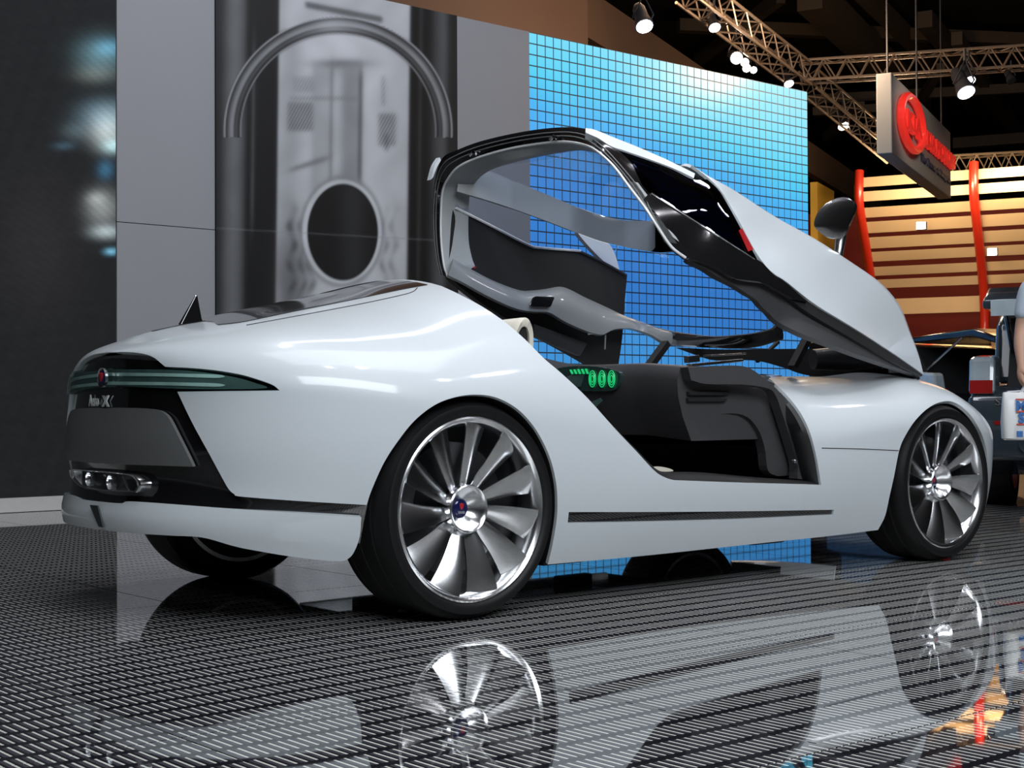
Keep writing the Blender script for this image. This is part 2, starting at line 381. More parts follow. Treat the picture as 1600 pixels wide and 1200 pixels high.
# piston poster
def seg(X, a, b, w=3): return 1/(1+np.exp(-(X-a)/w))*1/(1+np.exp((X-b)/w))
def piston(u, v):
    P = np.array([xs_['pl'], WY, .1])+np.stack([u, 0*u, v], -1); q = proj(P); X, Y = q[..., 0], q[..., 1]
    c = np.full(u.shape, 20.)
    def lay(mask, val): c[...] = c*(1-mask)+val*mask
    lean = (Y-250)*.012
    Xl = X+lean
    lay(seg(Xl, 345, 384, 5), 62+18*np.sin((Xl-345)/12)); lay(seg(Xl, 384, 432, 2), 17); lay(seg(Xl, 391, 396, 1.3)*seg(Y, 60, 360, 12), 58)
    lay(seg(Xl, 640, 672, 2), 15); lay(seg(Xl, 652, 656, 1.5), 44); lay(seg(Xl, 674, 700, 4), 66-10*np.cos((Xl-674)/9)); lay(seg(Xl, 697, 720, 3), 26)
    body = seg(Xl, 432, 637, 1.2); tone = 138+14*np.sin((Xl-432)/205*math.pi); lay(body, tone)
    lay(seg(Xl, 440, 462, 6)*body, 122)
    lay(seg(Xl, 486, 564, 3)*seg(Y, 98, 300, 4), 118+10*np.sin((Xl-486)/12)); lay(seg(Xl, 514, 518, 1.5)*seg(Y, 105, 290, 8), 84); lay(seg(Xl, 558, 563, 1.6)*seg(Y, 112, 290, 6), 66); lay(seg(Xl, 519, 530, 3)*seg(Y, 110, 280, 6), 142)
    e1 = np.exp(-(((X-532)/42)**2+((Y-100)/7)**2)); lay(np.clip(e1*.8, 0, 1), 92)
    for x0, x1, y0, y1, t in ((448, 488, 160, 205, 82), (590, 617, 178, 228, 88), (600, 605, 210, 235, 60), (453, 562, 152, 156, 92), (455, 490, 120, 145, 112), (596, 599, 120, 165, 90)):
        lay(seg(X, x0, x1, 2)*seg(Y, y0, y1, 2)*(.75+.25*np.sin(X*1.3+Y*.7)), t)
    lay(seg(Y-.32*(455-X), 262, 268, 2)*seg(X, 452, 512, 4), 84)
    for x0, w_, t in ((452, 9, 60), (470, 7, 74), (482, 9, 86), (598, 5, 92), (612, 6, 104)):
        lay(seg(Xl+4*np.sin(Y/9), x0, x0+w_, 2)*seg(Y, 335, 470, 9)*(.7+.3*np.sin(Y/5)), t)
    lay(seg(Xl, 433, 480, 9)*seg(Y, 375, 520, 22)*.75, 58); lay(np.clip(seg(np.hypot((X-533)/66, (Y-362)/88), -1, 1, .02)*.8, 0, 1), 104)
    lay(seg(np.hypot((X-533)/62, (Y-362)/81), -1, 1, .012), 150); lay(seg(np.hypot((X-534)/55, (Y-363)/75), -1, 1, .01), 16); lay(seg(np.hypot((X-534)/53, (Y-363)/73), -1, 1, .02)*seg(X, 536, 566, 8)*.8, 42)
    # ring band across the crown
    rr = np.hypot((X-527)/178, (Y-205)/178); up = Y < 215
    lay(seg(rr, .855, 1.0, .006)*up, 60+42*np.cos((rr-.93)*42)); lay(seg(rr, .90, .915, .004)*up, 34); lay(seg(rr, .99, 1.004, .003)*up, 128); lay(seg(rr, .852, .862, .003)*up, 120)
    hl = np.exp(-((X-520)/45)**2); lay(seg(rr, .87, .985, .01)*up*hl*.6, 148)
    lay((rr > 1.004)*(Y < 190)*seg(Xl, 441, 632, 2), 140); lay((rr > 1.004)*seg(X, 476, 596, 1.5)*seg(Y-.2*(X-476), 3, 12, 1.5), 70)
    lay(seg(Y-.055*(X-336), 356, 357.6, .5)*.5, 110)
    g = c*(1+.02*np.sin(X*.11+np.sin(Y*.05)*2)+.015*np.sin(Y*.07+X*.03))
    s = np.clip(g, 8, 220)/255; l_ = np.where(s <= .04045, s/12.92, ((s+.055)/1.055)**2.4)*1.9
    return np.clip(np.stack([l_*.97, l_, l_*1.05], -1), 0, .9)
M['poster'] = mat_vcol('piston_print', .5)
ps = empty('piston_poster', (xs_['pl'], WY, .1)); tag(ps, 'tall black and white poster of an engine piston between grey wall panels', 'poster')
part('poster_board', box((.002, -.012, 0), (xs_['pr']-xs_['pl']-.002, -.001, ZT-.1)), M['black'], ps)
print_grid('poster_print', (0, -.013, 0), (xs_['pr']-xs_['pl'], 0, 0), (0, 0, ZT-.1), 240, 400, piston, M['poster'], ps)
# blue tiled video wall
def led_mat():
    m_ = bpy.data.materials.new('lit_blue_tile'); m_.use_nodes = True; nt = m_.node_tree; N = nt.nodes; L = nt.links; b = N['Principled BSDF']
    g = N.new('ShaderNodeNewGeometry'); sp = N.new('ShaderNodeSeparateXYZ'); L.new(g.outputs['Position'], sp.inputs[0])
    a = N.new('ShaderNodeMath'); a.operation = 'MULTIPLY_ADD'; a.inputs[1].default_value = .16; a.inputs[2].default_value = -.16*xs_['led0']; L.new(sp.outputs['X'], a.inputs[0])
    ns = N.new('ShaderNodeTexNoise'); ns.inputs['Scale'].default_value = .7; ns.inputs['Detail'].default_value = 3; L.new(g.outputs['Position'], ns.inputs['Vector'])
    c = N.new('ShaderNodeMath'); c.operation = 'MULTIPLY_ADD'; c.inputs[1].default_value = .5; c.inputs[2].default_value = -.25; L.new(ns.outputs['Fac'], c.inputs[0])
    d = N.new('ShaderNodeMath'); d.operation = 'ADD'; L.new(sp.outputs['Z'], d.inputs[0]); L.new(a.outputs[0], d.inputs[1])
    e = N.new('ShaderNodeMath'); e.operation = 'ADD'; L.new(d.outputs[0], e.inputs[0]); L.new(c.outputs[0], e.inputs[1])
    f = N.new('ShaderNodeMath'); f.operation = 'DIVIDE'; f.inputs[1].default_value = 5.0; L.new(e.outputs[0], f.inputs[0])
    r = N.new('ShaderNodeValToRGB'); cr = r.color_ramp
    st_ = [(.0, (48, 138, 210)), (.14, (66, 160, 222)), (.24, (60, 146, 216)), (.45, (66, 146, 224)), (.60, (72, 160, 238)), (.70, (70, 182, 248)), (.77, (84, 214, 250)), (.86, (128, 230, 255)), (.96, (165, 236, 255))]
    cr.elements[0].position = 0; cr.elements[0].color = (*lin(*st_[0][1]), 1); cr.elements[1].position = .96; cr.elements[1].color = (*lin(*st_[-1][1]), 1)
    for p, cc in st_[1:-1]: el = cr.elements.new(p); el.color = (*lin(*cc), 1)
    L.new(f.outputs[0], r.inputs[0]); L.new(r.outputs[0], b.inputs['Emission Color']); b.inputs['Emission Strength'].default_value = .92
    b.inputs['Base Color'].default_value = (.02, .05, .09, 1); b.inputs['Roughness'].default_value = .4
    return m_
M['led'] = led_mat(); M['ledframe'] = mat('video_wall_frame', (.07, .085, .10), .6, var=.1)
NC = 40; NR = 41; pc = (xs_['led1']-xs_['led0'])/NC; pr_ = ZT/NR
vw = empty('video_wall', (xs_['led0'], WY, 0)); tag(vw, 'glowing blue video wall of small square tiles behind the car', 'video wall')
part('backing_frame', box((0, .012, 0), (NC*pc, .05, ZT)), M['ledframe'], vw)
_v, _f = box((-pc*.432, .008, -pr_*.437), (pc*.432, .012, pr_*.437)); tm = mesh('light_tile', _v, _f); tm.materials.append(M['led'])
rest = []
for r in range(NR):
    for c in range(NC):
        x, z = (c+.5)*pc, ZT-(r+.5)*pr_
        if r < 8 and c*8+r < 300: o = link('light_tile', tm, None, vw); o.location = (x, 0, z)
        else: rest.append((np.array(_v)+[x, 0, z], _f))
rs_ = part('light_tiles', cat(*rest), M['led'], vw); rs_['kind'] = 'stuff'; rs_['label'] = 'lower blue light tiles'
# ------------------------------------------------------------------ the concept car: body surface S(s, t)
M['paint'] = mat('pearl_white_paint', (.665, .715, .752), .40, 0, coat=.8, coat_rough=.09, var=.015, vscale=60)
M['gloss'] = mat('gloss_black', (.008, .008, .009), .12, 0, coat=1.0, var=.1)
M['dgrey'] = mat('satin_dark_grey', (.13, .135, .137), .45, 0, var=.06)
M['rubber'] = mat('tyre_rubber', (.007, .007, .0075), .5, spec=.3, bump=.2, bscale=90, var=.15)
M['gasket'] = mat('rubber_gasket', (.012, .012, .012), .5, var=.1)
M['alu'] = mat('polished_aluminium', (.88, .89, .91), .21, 1.0, var=.04, vscale=8)
M['chrome'] = mat('chrome', (.85, .86, .87), .07, 1.0, var=.02)
M['trim'] = mat('interior_grey_trim', (.22, .235, .245), .40, 0, coat=.2, var=.04)
M['dark'] = mat('interior_dark_trim', (.055, .054, .057), .42, 0, bump=.15, bscale=300, var=.1)
XR, LR, PR, WM = .05, .955, 2.6, .955
XF, LF, PF = 2.55, 1.17, 2.8
f_zs = pchip([-1, -.6, -.2, .3, 1.0, 1.8, 2.3, 2.8, 3.2, 3.75], [.79, .77, .72, .66, .56, .56, .60, .62, .58, .48])
f_zt = pchip([-.92, -.84, -.75, -.45, 0, .3, .6, 1.2, 1.65, 1.85, 2.1, 2.4, 2.75, 3.0, 3.2, 3.45, 3.75], [.915, .945, .972, 1.06, 1.165, 1.235, 1.27, 1.20, .965, .895, .868, .868, .892, .880, .83, .74, .60])
f_r = pchip([-1, -.7, -.3, 0, .6, 1.4, 2.0, 2.8, 3.7], [3.6, 3.2, 2.2, 2.0, 2.0, 2.6, 3.6, 3.8, 3.2])
f_c = pchip([-1, -.5, 0, 1, 2, 2.8, 3.7], [.22, .19, .13, .12, .11, .08, .10])
TC = .45; ZB = .13
def S(s, t):
    s = np.asarray(s, float); t = np.asarray(t, float); ph = np.clip(s, 0, 1)*math.pi/2; pf = np.clip(s-2, 0, 1)*math.pi/2
    x = np.where(s < 1, XR-LR*np.abs(np.cos(ph))**(2/PR), np.where(s < 2, XR+(XF-XR)*(s-1), XF+LF*np.abs(np.sin(pf))**(2/PF)))
    w = np.where(s < 1, np.abs(np.sin(ph))**(2/PR), np.where(s < 2, 1, np.abs(np.cos(pf))**(2/PF)))*WM
    w = w-.022*np.exp(-((x-1.35)/.75)**2)
    zs, zt, r, c = f_zs(x), f_zt(x), f_r(x), f_c(x)
    v = np.clip(t/TC, 0, 1); th = np.clip((t-TC)/(1-TC), 0, 1)*math.pi/2
    z = np.where(t < TC, ZB+(zs-ZB)*v, zs+(zt-zs)*np.sin(th)); a = np.where(t < TC, 1-c*(1-v)**2.2, np.abs(np.cos(th))**(2/r))
    tw = np.clip((-.2-x)/.7, 0, 1)**1.5
    x = x-tw*(.018*np.exp(-((z-.58)/.13)**2)+.05*np.exp(-((z-.34)/.09)**2)-.012)
    return np.stack([x, -w*a, z], -1)
def Nrm(s, t):
    h = 2e-3; s = np.clip(np.asarray(s, float), .004, 2.996); t = np.clip(np.asarray(t, float), .003, .996)
    n = np.cross(S(s+h, t)-S(s-h, t), S(s, t+h)-S(s, t-h)); n /= np.linalg.norm(n, axis=-1, keepdims=True)+1e-12
    return n
_gs, _gt = np.meshgrid(np.concatenate([np.linspace(.001, 1, 150), np.linspace(1, 2, 170)[1:], np.linspace(2, 2.99, 130)[1:]]), np.linspace(.001, .999, 150))
_gs = _gs.ravel(); _gt = _gt.ravel(); _GP = S(_gs, _gt); _GN = Nrm(_gs, _gt)
if (_GN[:, 1] < 0).mean() < .5: NSGN = -1
else: NSGN = 1
_GN = _GN*NSGN
_GF = ((CAM-_GP)*_GN).sum(1) > 0; _GQ = proj(_GP)
def st(px, py, reg=None):
    """photo pixel -> surface parameters (nearest camera-facing sample, then Newton)"""
    ok = _GF
    d = np.where(ok, (_GQ[:, 0]-px)**2+(_GQ[:, 1]-py)**2, 1e12); i = int(np.argmin(d)); s, t = _gs[i], _gt[i]; best = (d[i], s, t)
    for _ in range(8):
        q = proj(S(s, t)); e = np.array([px, py])-q; h = 1e-4
        J = np.stack([(proj(S(s+h, t))-q)/h, (proj(S(s, t+h))-q)/h], -1)
        try: dx = np.linalg.solve(J.T @ J+1e-3*np.eye(2)*np.trace(J.T @ J)*1e-3, J.T @ e)
        except Exception: break
        dx = np.clip(dx, -.03, .03); s = min(max(s+dx[0], 0), 3); t = min(max(t+dx[1], 0), 1)
        dd = ((proj(S(s, t))-[px, py])**2).sum()
        if dd < best[0]: best = (dd, s, t)
    return best[1], best[2]
def t_of_z(s, z):
    tt = np.linspace(0, 1, 600); zz = S(np.full(600, s), tt)[:, 2]; return float(np.interp(z, zz, tt))
def s_of_x(x):
    ss = np.linspace(0, 3, 3000); return float(np.interp(x, S(ss, np.full(3000, TC))[:, 0], ss))
def trace(items, n=6):
    """items: runs of photo pixels (list) drawn as smooth curves, or ('st', s, t) / ('sz', s, z) single points"""
    out = []
    for it in items:
        if isinstance(it, tuple) and it[0] == 'st': out.append((it[1], it[2]))
        elif isinstance(it, tuple) and it[0] == 'sz': out.append((it[1], t_of_z(it[1], it[2])))
        else:
            for p in spl(it, n): out.append(st(p[0], p[1]))
    R_ = [out[0]]
    for p in out[1:]:
        if abs(p[0]-R_[-1][0])+abs(p[1]-R_[-1][1]) > 2e-4: R_.append(p)
    return R_
def dense(A, B, n): return [('st', A[0]+(B[0]-A[0])*k/n, A[1]+(B[1]-A[1])*k/n) for k in range(n+1)]
def skin(outline, holes=(), off=0., thick=.012, step=(.016, .018)):
    o2 = []
    for i in range(len(outline)):                                    # long straight runs get points so they follow the surface
        a, b = np.array(outline[i], float), np.array(outline[(i+1) % len(outline)], float); k = max(1, int(max(abs(b[0]-a[0])/(step[0]*1.2), abs(b[1]-a[1])/(step[1]*1.2))))
        o2 += [tuple(a+(b-a)*j/k) for j in range(k)]
    v2, tr, be = tri2d(o2, holes, step)
    s, t = v2[:, 0], v2[:, 1]; n = Nrm(s, t)*NSGN
    c = np.clip(s, 0, 3) < 1e-3; n[c, 1] = 0                         # symmetric at the rear centre line
    c = t > .999; n[c, 1] = 0
    n /= np.linalg.norm(n, axis=1, keepdims=True)+1e-9
    P = S(s, t)+n*off
    P[(s < 1e-3) | (t > .9995), 1] = 0
    be2 = [(i, j) for i, j in be if not ((s[i] < 1e-3 and s[j] < 1e-3) or (t[i] > .9995 and t[j] > .9995))]
    return slab(P, n, tr, be2, thick)
def body_part(name, outline, mt, parent, holes=(), off=0., thick=.012, step=(.016, .018), both='join', label=None):
    vf = skin(outline, holes, off, thick, step)
    if both == 'join': return part(name, joinvf(vf, mirrory(vf)), mt, parent, True, label)
    o = part(name, vf, mt, parent, True, label)
    if both == 'copy': part(name, mirrory(vf), mt, parent, True, label)
    return o
car = empty('concept_car', (0, 0, 0)); tag(car, 'white two-seat concept sports car with its canopy raised on a glass floor', 'car')
# ---- photo outlines
ARCH_R = [(573, 789), (581, 765), (600, 723), (622, 689), (648, 657), (679, 633), (711, 620.6), (743, 616.5), (774, 620.6), (803, 635), (825, 655), (844, 682), (860, 717), (869, 755), (871, 790), (869, 818), (863, 853), (856, 882)]
SILL = [(856, 882), (1000, 869), (1150, 853), (1300, 837), (1372, 828)]
ARCH_F = [(1372, 828), (1383, 806), (1390, 775), (1397, 744), (1405, 704), (1414, 682), (1431, 656), (1454, 635), (1477, 627), (1496, 631), (1516, 648), (1530, 670), (1539, 693), (1543, 719), (1543, 753), (1537.5, 784), (1530, 810)]
OPEN = [(1160, 561), (1187, 579), (1216, 604), (1244, 635), (1263, 669), (1275, 711), (1283, 758), (1283, 758), (1170, 755), (1075, 751.5), (1052, 750), (1033, 743), (1019, 732), (996, 707), (962, 671), (917, 621), (878, 584), (850, 560), (820, 530), (790, 504), (755, 480), (720, 461), (690, 447)]
LIGHT_T = [(258, 573), (300, 575), (340, 579), (375, 585), (400, 592), (425, 601), (437, 610)]
EDGE = [(437, 610), (437, 610), (350, 611), (277, 612), (277, 612), (300, 660), (330, 715), (350, 752), (358, 765), (366, 772), (378, 776), (470, 783), (573, 789)]
arch_r = trace([ARCH_R]); arch_f = trace([ARCH_F]); sill = trace([SILL]); opn = trace([OPEN]); edge = trace([EDGE]); ltop = trace([LIGHT_T])
def zc(px, py): return float(hit(px, py, 1, 0)[2])
T0 = t_of_z(0, zc(150, 553))                                                   # underside of the spoiler lip on the centre line
lip = trace([('st', 0, T0), [(160, 552), (200, 550), (235, 556), (258, 573)]])
roof_s = opn[-1][0]
# front end: nose edge of the fender is cut at s = 2.72, inner fender edge follows the bonnet gap
fend_in = [('st', s_, tt) for s_, tt in ((2.80, .30), (2.80, .70), (2.72, .86), (2.5, .90), (2.2, .90), (2.0, .90), (1.9, .90), (1.8, .89))]
Z_low = .20
outl = lip+ltop[1:]+edge[1:]+arch_r[1:]+sill[1:]+arch_f[1:]+trace([('st', 2.62, .06), ('st', 2.80, .08)]+fend_in)+opn+[(roof_s, 1.0)]+[(roof_s*(1-k/12), 1.0) for k in range(1, 13)]+[(0, T0+(1-T0)*k/6) for k in range(5, 0, -1)]
STRIPE = [(873, 800), (1000, 800), (1150, 799), (1303, 796.5), (1303, 796.5), (1302, 805), (1302, 805), (1150, 812), (1000, 816), (871, 818)]
stripe = trace([STRIPE], 8)
bs = body_part('body_shell', outl, M['paint'], car, [stripe[1:-1]], 0, .016)
print('body tris', len(bs.data.polygons))
body_part('side_stripe', stripe, M['gloss'], car, off=-.010, thick=.01, both='copy')
# black rear under-shell: everything that shows between the white panels
arch_low = [p for p in arch_r if p[0] < arch_r[0][0]+.02 and p[1] < .5][:1]
s_a = arch_r[0][0]
tl_hi = t_of_z(0, .90)
und = [(0, t_of_z(0, .36)), (s_a*.5, t_of_z(s_a*.5, .34)), (s_a*.8, t_of_z(s_a*.8, .30)), (s_a+.005, t_of_z(s_a, .27)), (s_a+.005, t_of_z(s_a, .50)), (s_a*.93, t_of_z(s_a*.93, .83)), (s_a*.6, t_of_z(s_a*.6, .845)), (s_a*.4, t_of_z(s_a*.4, .88)), (0, tl_hi)]
body_part('rear_black_shell', und, M['gloss'], car, off=-.016, thick=.012)
# spoiler recess, tail lamp band, matt grey panel, bumper
M['lens'] = glass_mat('tail_lamp_glass', (.86, .94, .93), 1.45)
M['lampback'] = mat('tail_lamp_core', (.12, .17, .165), .25, .2, var=.5, vscale=9)
LB = t_of_z(0, zc(146, 606)); LT = t_of_z(0, zc(146, 574))
lens = [(0, LT)]+trace([[(175, 574), (258, 574), (300, 576), (340, 580), (375, 586), (400, 593), (424, 602), (435, 609), (435, 609), (350, 610), (270, 610), (180, 606)]])+[(0, LB)]
tl = body_part('tail_lamp', lens, M['lens'], car, off=.006, thick=.008, label='full-width ice-clear tail lamp lens')
cx = np.array(lens); mid = cx.mean(0)
core = [(0, LT-.006)]+trace([[(175, 577), (258, 577), (300, 579), (340, 584), (372, 590), (395, 597), (415, 606), (350, 608), (270, 607), (180, 603)]])+[(0, LB+.006)]
body_part('lamp_core', core, M['lampback'], tl, off=-.006, thick=.004)
M['lampbar'] = mat('lamp_light_bar', (.62, .72, .70), .25, 0, var=.3, vscale=12)
for a, b in ((580, 585), (594, 599)):
    bar_ = trace([[(150, a+2), (258, a+3), (340, a+5), (340, b+5), (258, b+3), (150, b+2)]])
    body_part('light_guide', bar_, M['lampbar'], tl, off=-.003, thick=.003)
gp = [(0, t_of_z(0, zc(146, 638.5)))]+trace([[(180, 637), (225, 638), (248, 641), (258, 646), (266, 655), (280, 682), (295, 712), (303, 729), (303, 729), (240, 727), (170, 725)]])+[(0, t_of_z(0, zc(146, 724)))]
body_part('rear_grey_panel', gp, M['dgrey'], car, off=.004, thick=.014)
BT = [(150, 783.5), (189, 787), (203, 784), (255, 787), (352, 794), (460, 801), (564, 808), (564, 808), (562, 835), (555, 857), (545, 871), (527, 876), (464, 870), (392, 858), (361, 851), (317, 839), (267, 836), (217, 833), (175, 829)]
bt = trace([BT]); zt0 = zc(146, 783); zb0 = zc(146, 826.5)
bmp = [(0, t_of_z(0, zt0))]+bt+[(0, t_of_z(0, zb0))]
body_part('rear_bumper', bmp, M['paint'], car, off=.004, thick=.02)
M['mesh'] = mat('vent_mesh', (.05, .06, .06), .5, .5, var=.5, vscale=400)
_bx = float(S(0, t_of_z(0, .36))[0])-.012
rv = [hit(px_, py_, 0, _bx+.0*px_) for px_, py_ in ((140, 789), (152, 790), (161, 824), (154, 823))]
part('bumper_vent', plate(rv, (-1, 0, 0), .006), M['mesh'], car, True)
# rear window: black kite that starts on the deck centre line
win = [(s_of_x(-.52), 1.0)]+trace([[(341, 508), (382, 503), (460, 487), (560, 467), (625, 453.5), (668, 445.5)]])
win = win+[(win[-1][0], 1.0)]
win += [(win[-1][0]+(win[0][0]-win[-1][0])*k/10, 1.0) for k in range(1, 10)]
body_part('rear_window', win, M['gloss'], car, off=.003, thick=.004, label='black glass rear window')
# shut line beside the window
sl = trace([[(385, 508.5), (470, 493), (560, 476), (625, 462), (645, 456), (652, 450)]])
P = np.array([S(*p)+NSGN*Nrm(*p)*.0005 for p in sl]); 
for sg in (1, -1): part('shut_line', tube(P*[1, sg, 1], .0022, 5), M['gasket'], car)
# panel line on the front wing
sl = trace([[(1284, 700), (1345, 701.5), (1404, 704)]]); P = np.array([S(*p)+NSGN*Nrm(*p)*.0003 for p in sl])
for sg in (1, -1): part('shut_line', tube(P*[1, sg, 1], .0018, 5), M['gasket'], car)
# aerial fin on the deck
fx_, fy_ = -.475, .17; fz_ = float(f_zt(np.array(fx_)))-.02
V = [(fx_-.06, fy_-.012, fz_), (fx_+.035, fy_-.012, fz_), (fx_+.035, fy_+.012, fz_), (fx_-.06, fy_+.012, fz_), (fx_+.008, fy_-.003, fz_+.115), (fx_+.016, fy_-.003, fz_+.115), (fx_+.016, fy_+.003, fz_+.115), (fx_+.008, fy_+.003, fz_+.115)]
bevel(part('aerial_fin', (V, box((0, 0, 0), (1, 1, 1))[1]), M['gloss'], car), .003)
# soft seals round the wheel openings: black inner arches
def arch_liner(pts, depth):
    P = np.array([S(*p) for p in pts]); n = np.array([NSGN*Nrm(*p) for p in pts]); A = P-n*.014
    B = A.copy(); B[:, 1] += depth
    V = list(A)+list(B); k = len(A)
    return V, [(i, i+1, k+i+1, k+i) for i in range(k-1)]
for pts in (arch_r, arch_f):
    v, f = arch_liner(pts, .36)
    for sg in (1, -1): autosmooth(part('wheel_arch_liner', (np.array(v)*[1, sg, 1], f), M['black'], car), 60)

_rs, _rz = np.meshgrid(np.linspace(0, .5, 160), np.linspace(.30, .93, 160)); _rt = np.array([[t_of_z(s_, z_) for z_ in _rz[::8, 0]] for s_ in _rs[0, ::8]])
_RT = np.array([[np.interp(z_, _rz[::8, 0], _rt[min(int(round(i/8)), _rt.shape[0]-1)]) for i in range(160)] for z_ in _rz[:, 0]])
_RP = S(_rs.ravel(), _RT.ravel()); _RN = NSGN*Nrm(_rs.ravel(), _RT.ravel()); _RP = np.vstack([_RP, _RP*[1, -1, 1]]); _RN = np.vstack([_RN, _RN*[1, -1, 1]])
_RF = ((CAM-_RP)*_RN).sum(1) > 0; _RQ = proj(_RP)
def rear_pt(px, py, off=0.):
    """photo pixel -> point and normal on either half of the tail"""
    i = int(np.argmin(np.where(_RF, (_RQ[:, 0]-px)**2+(_RQ[:, 1]-py)**2, 1e12))); n = _RN[i]; P0 = _RP[i]
    return hit_plane(px, py, P0, n)+n*off, n
# ------------------------------------------------------------------ wheels: eleven twisted blades, bowl hub, low tyre
M['badge'] = mat('badge_blue', (.012, .018, .10), .15, .3, coat=1, var=.1)
M['badge_red'] = mat('badge_red', (.45, .02, .025), .3, 0, coat=1, var=.1)
M['badge_pale'] = mat('badge_lettering', (.7, .7, .72), .3, .5, var=.05)
M['disc'] = mat('brake_disc', (.10, .10, .105), .35, .9, var=.2)
def blade(R0, R1, n=11):
    """one turbine blade in the wheel plane (local x right, z up, y out of the wheel = negative)"""
    V = []; nr, nw = 14, 7
    for side in (0, 1):
        for i in range(nr+1):
            k = i/nr; r = R0+(R1-R0)*k
            half = math.radians(10.6+.2*k+5*(1-k)**3)
            ctr = math.radians(90)-math.radians(6)*(k-.5)*1.0
            base = .050*(1-k)**1.4+.004                  # bowl: deeper towards the hub
            for j in range(nw+1):
                w = j/nw*2-1; a = ctr+half*w
                d = base+(1-w)*.5*(.012+.026*k)-.006*(1-w*w)+(0.007 if side else 0)
                V.append((r*math.cos(a), d, r*math.sin(a)))
    m1 = (nr+1)*(nw+1); ix = lambda s_, i, j: s_*m1+i*(nw+1)+j; Fc = []
    for i in range(nr):
        for j in range(nw):
            Fc += [(ix(0, i, j), ix(0, i+1, j), ix(0, i+1, j+1), ix(0, i, j+1)), (ix(1, i, j+1), ix(1, i+1, j+1), ix(1, i+1, j), ix(1, i, j))]
        for j, fl_ in ((0, 1), (nw, 0)):
            q = (ix(0, i, j), ix(1, i, j), ix(1, i+1, j), ix(0, i+1, j)); Fc.append(q if fl_ else q[::-1])
    for j in range(nw):
        for i, fl_ in ((0, 0), (nr, 1)):
            q = (ix(0, i, j), ix(1, i, j), ix(1, i, j+1), ix(0, i, j+1)); Fc.append(q if fl_ else q[::-1])
    return V, Fc
def rotz_y(VF, a):
    v, f = VF; v = np.array(v); c, s_ = math.cos(a), math.sin(a)
    return np.stack([v[:, 0]*c-v[:, 2]*s_, v[:, 1], v[:, 0]*s_+v[:, 2]*c], -1), f
def make_wheel(R, Rr, width, name):
    w = empty(name, (0, 0, 0), car)
    # tyre: outer shoulder at y = +.0 (face plane), tread inward (+y)
    h = R-Rr
    prof = [(Rr-.012, .035), (Rr+.002, .008), (Rr+.006, .0), (Rr+h*.35, -.008), (Rr+h*.65, -.004), (R-.016, .008), (R-.006, .022), (R-.001, .045), (R, .08), (R, width-.08), (R-.004, width-.03), (R-.02, width), (Rr+.01, width+.006), (Rr-.012, width-.02)]
    autosmooth(part('tyre', lathe(prof, 96), M['rubber'], w), 50)
    for yg in (.07, width*.5, width-.07):
        part('tread_groove', lathe([(R+.0006, yg-.006), (R+.0012, yg), (R+.0006, yg+.006)], 96), M['black'], w)
    rim = [(Rr-.028, .035), (Rr-.020, .012), (Rr-.012, .003), (Rr-.003, -.002), (Rr+.003, .001), (Rr+.003, .014), (Rr-.010, .03), (Rr-.014, width-.02), (Rr-.03, width-.02), (Rr-.034, .10), (Rr-.03, .05), (Rr-.028, .035)]
    autosmooth(part('rim', lathe(rim, 96), M['alu'], w), 40)
    bv, bf = blade(.062, Rr-.016)
    for k in range(11):
        o = part('spoke', rotz_y((bv, bf), 2*math.pi*k/11), M['alu'], w); autosmooth(o, 50)
    hub = [(.0, .075), (.028, .075), (.033, .070), (.050, .058), (.066, .036), (.074, .024), (.079, .022), (.083, .026), (.083, .06), (.06, .09), (0, .09)]
    hc = autosmooth(part('hub_bowl', lathe(hub, 64), M['alu'], w), 40)
    bd = autosmooth(part('badge', lathe([(0, .066), (.024, .067), (.029, .070), (.029, .080), (0, .080)], 48), M['badge'], w), 40)
    # crest: crowned red shield over small lettering
    sh = [(-.009, .0145), (-.004, .011), (0, .016), (.004, .011), (.009, .0145), (.0085, .002), (.004, -.005), (0, -.0085), (-.004, -.005), (-.0085, .002)]
    V = [(x, .0655, z+.004) for x, z in sh]+[(x, .068, z+.004) for x, z in sh]; k = len(sh)
    cr = part('badge_crest', (V, [tuple(range(k)), tuple(range(2*k-1, k-1, -1))]+[(i, (i+1) % k, k+(i+1) % k, k+i) for i in range(k)]), M['badge_red'], w); fixn(cr)
    text_part('badge_word', 'SAAB', .0125, (0, .0656, -.018), (1, 0, 0), (0, 0, 1), M['badge_pale'], w, .0006)
    autosmooth(part('brake_disc', lathe([(.06, .125), (Rr-.085, .125), (Rr-.085, .15), (.06, .15)], 64), M['disc'], w), 30)
    part('wheel_back', lathe([(.0, .17), (Rr-.03, .17), (Rr-.03, .175), (0, .175)], 48), M['black'], w)
    cal = []
    for k in range(8):
        a = math.radians(150+k*7); cal.append((Rr-.10)*np.array([math.cos(a), 0, math.sin(a)])+[0, .11, 0])
    part('brake_caliper', tube(cal, .03, 6), M['dgrey'], w)
    return w
YW = -.92
_c = hit(740, 797, 1, YW); _cf = hit(1479, 755.5, 1, YW)
def copy_tree(o, parent):
    c = o.copy(); COL.objects.link(c); c.parent = parent
    for ch in list(o.children): copy_tree(ch, c)
    return c
wr = make_wheel(.375, .312, .30, 'rear_wheel'); wr.location = (_c[0], YW, .375); wr.rotation_euler = (0, math.radians(3), 0)
wf = make_wheel(.362, .300, .27, 'front_wheel'); wf.location = (_cf[0], YW, .362); wf.rotation_euler = (0, math.radians(-6), 0)
for w in (wr, wf):
    c = copy_tree(w, car); c.location = (w.location.x, -YW, w.location.z); c.rotation_euler = (0, 0, math.pi)
print('axles', _c, _cf)
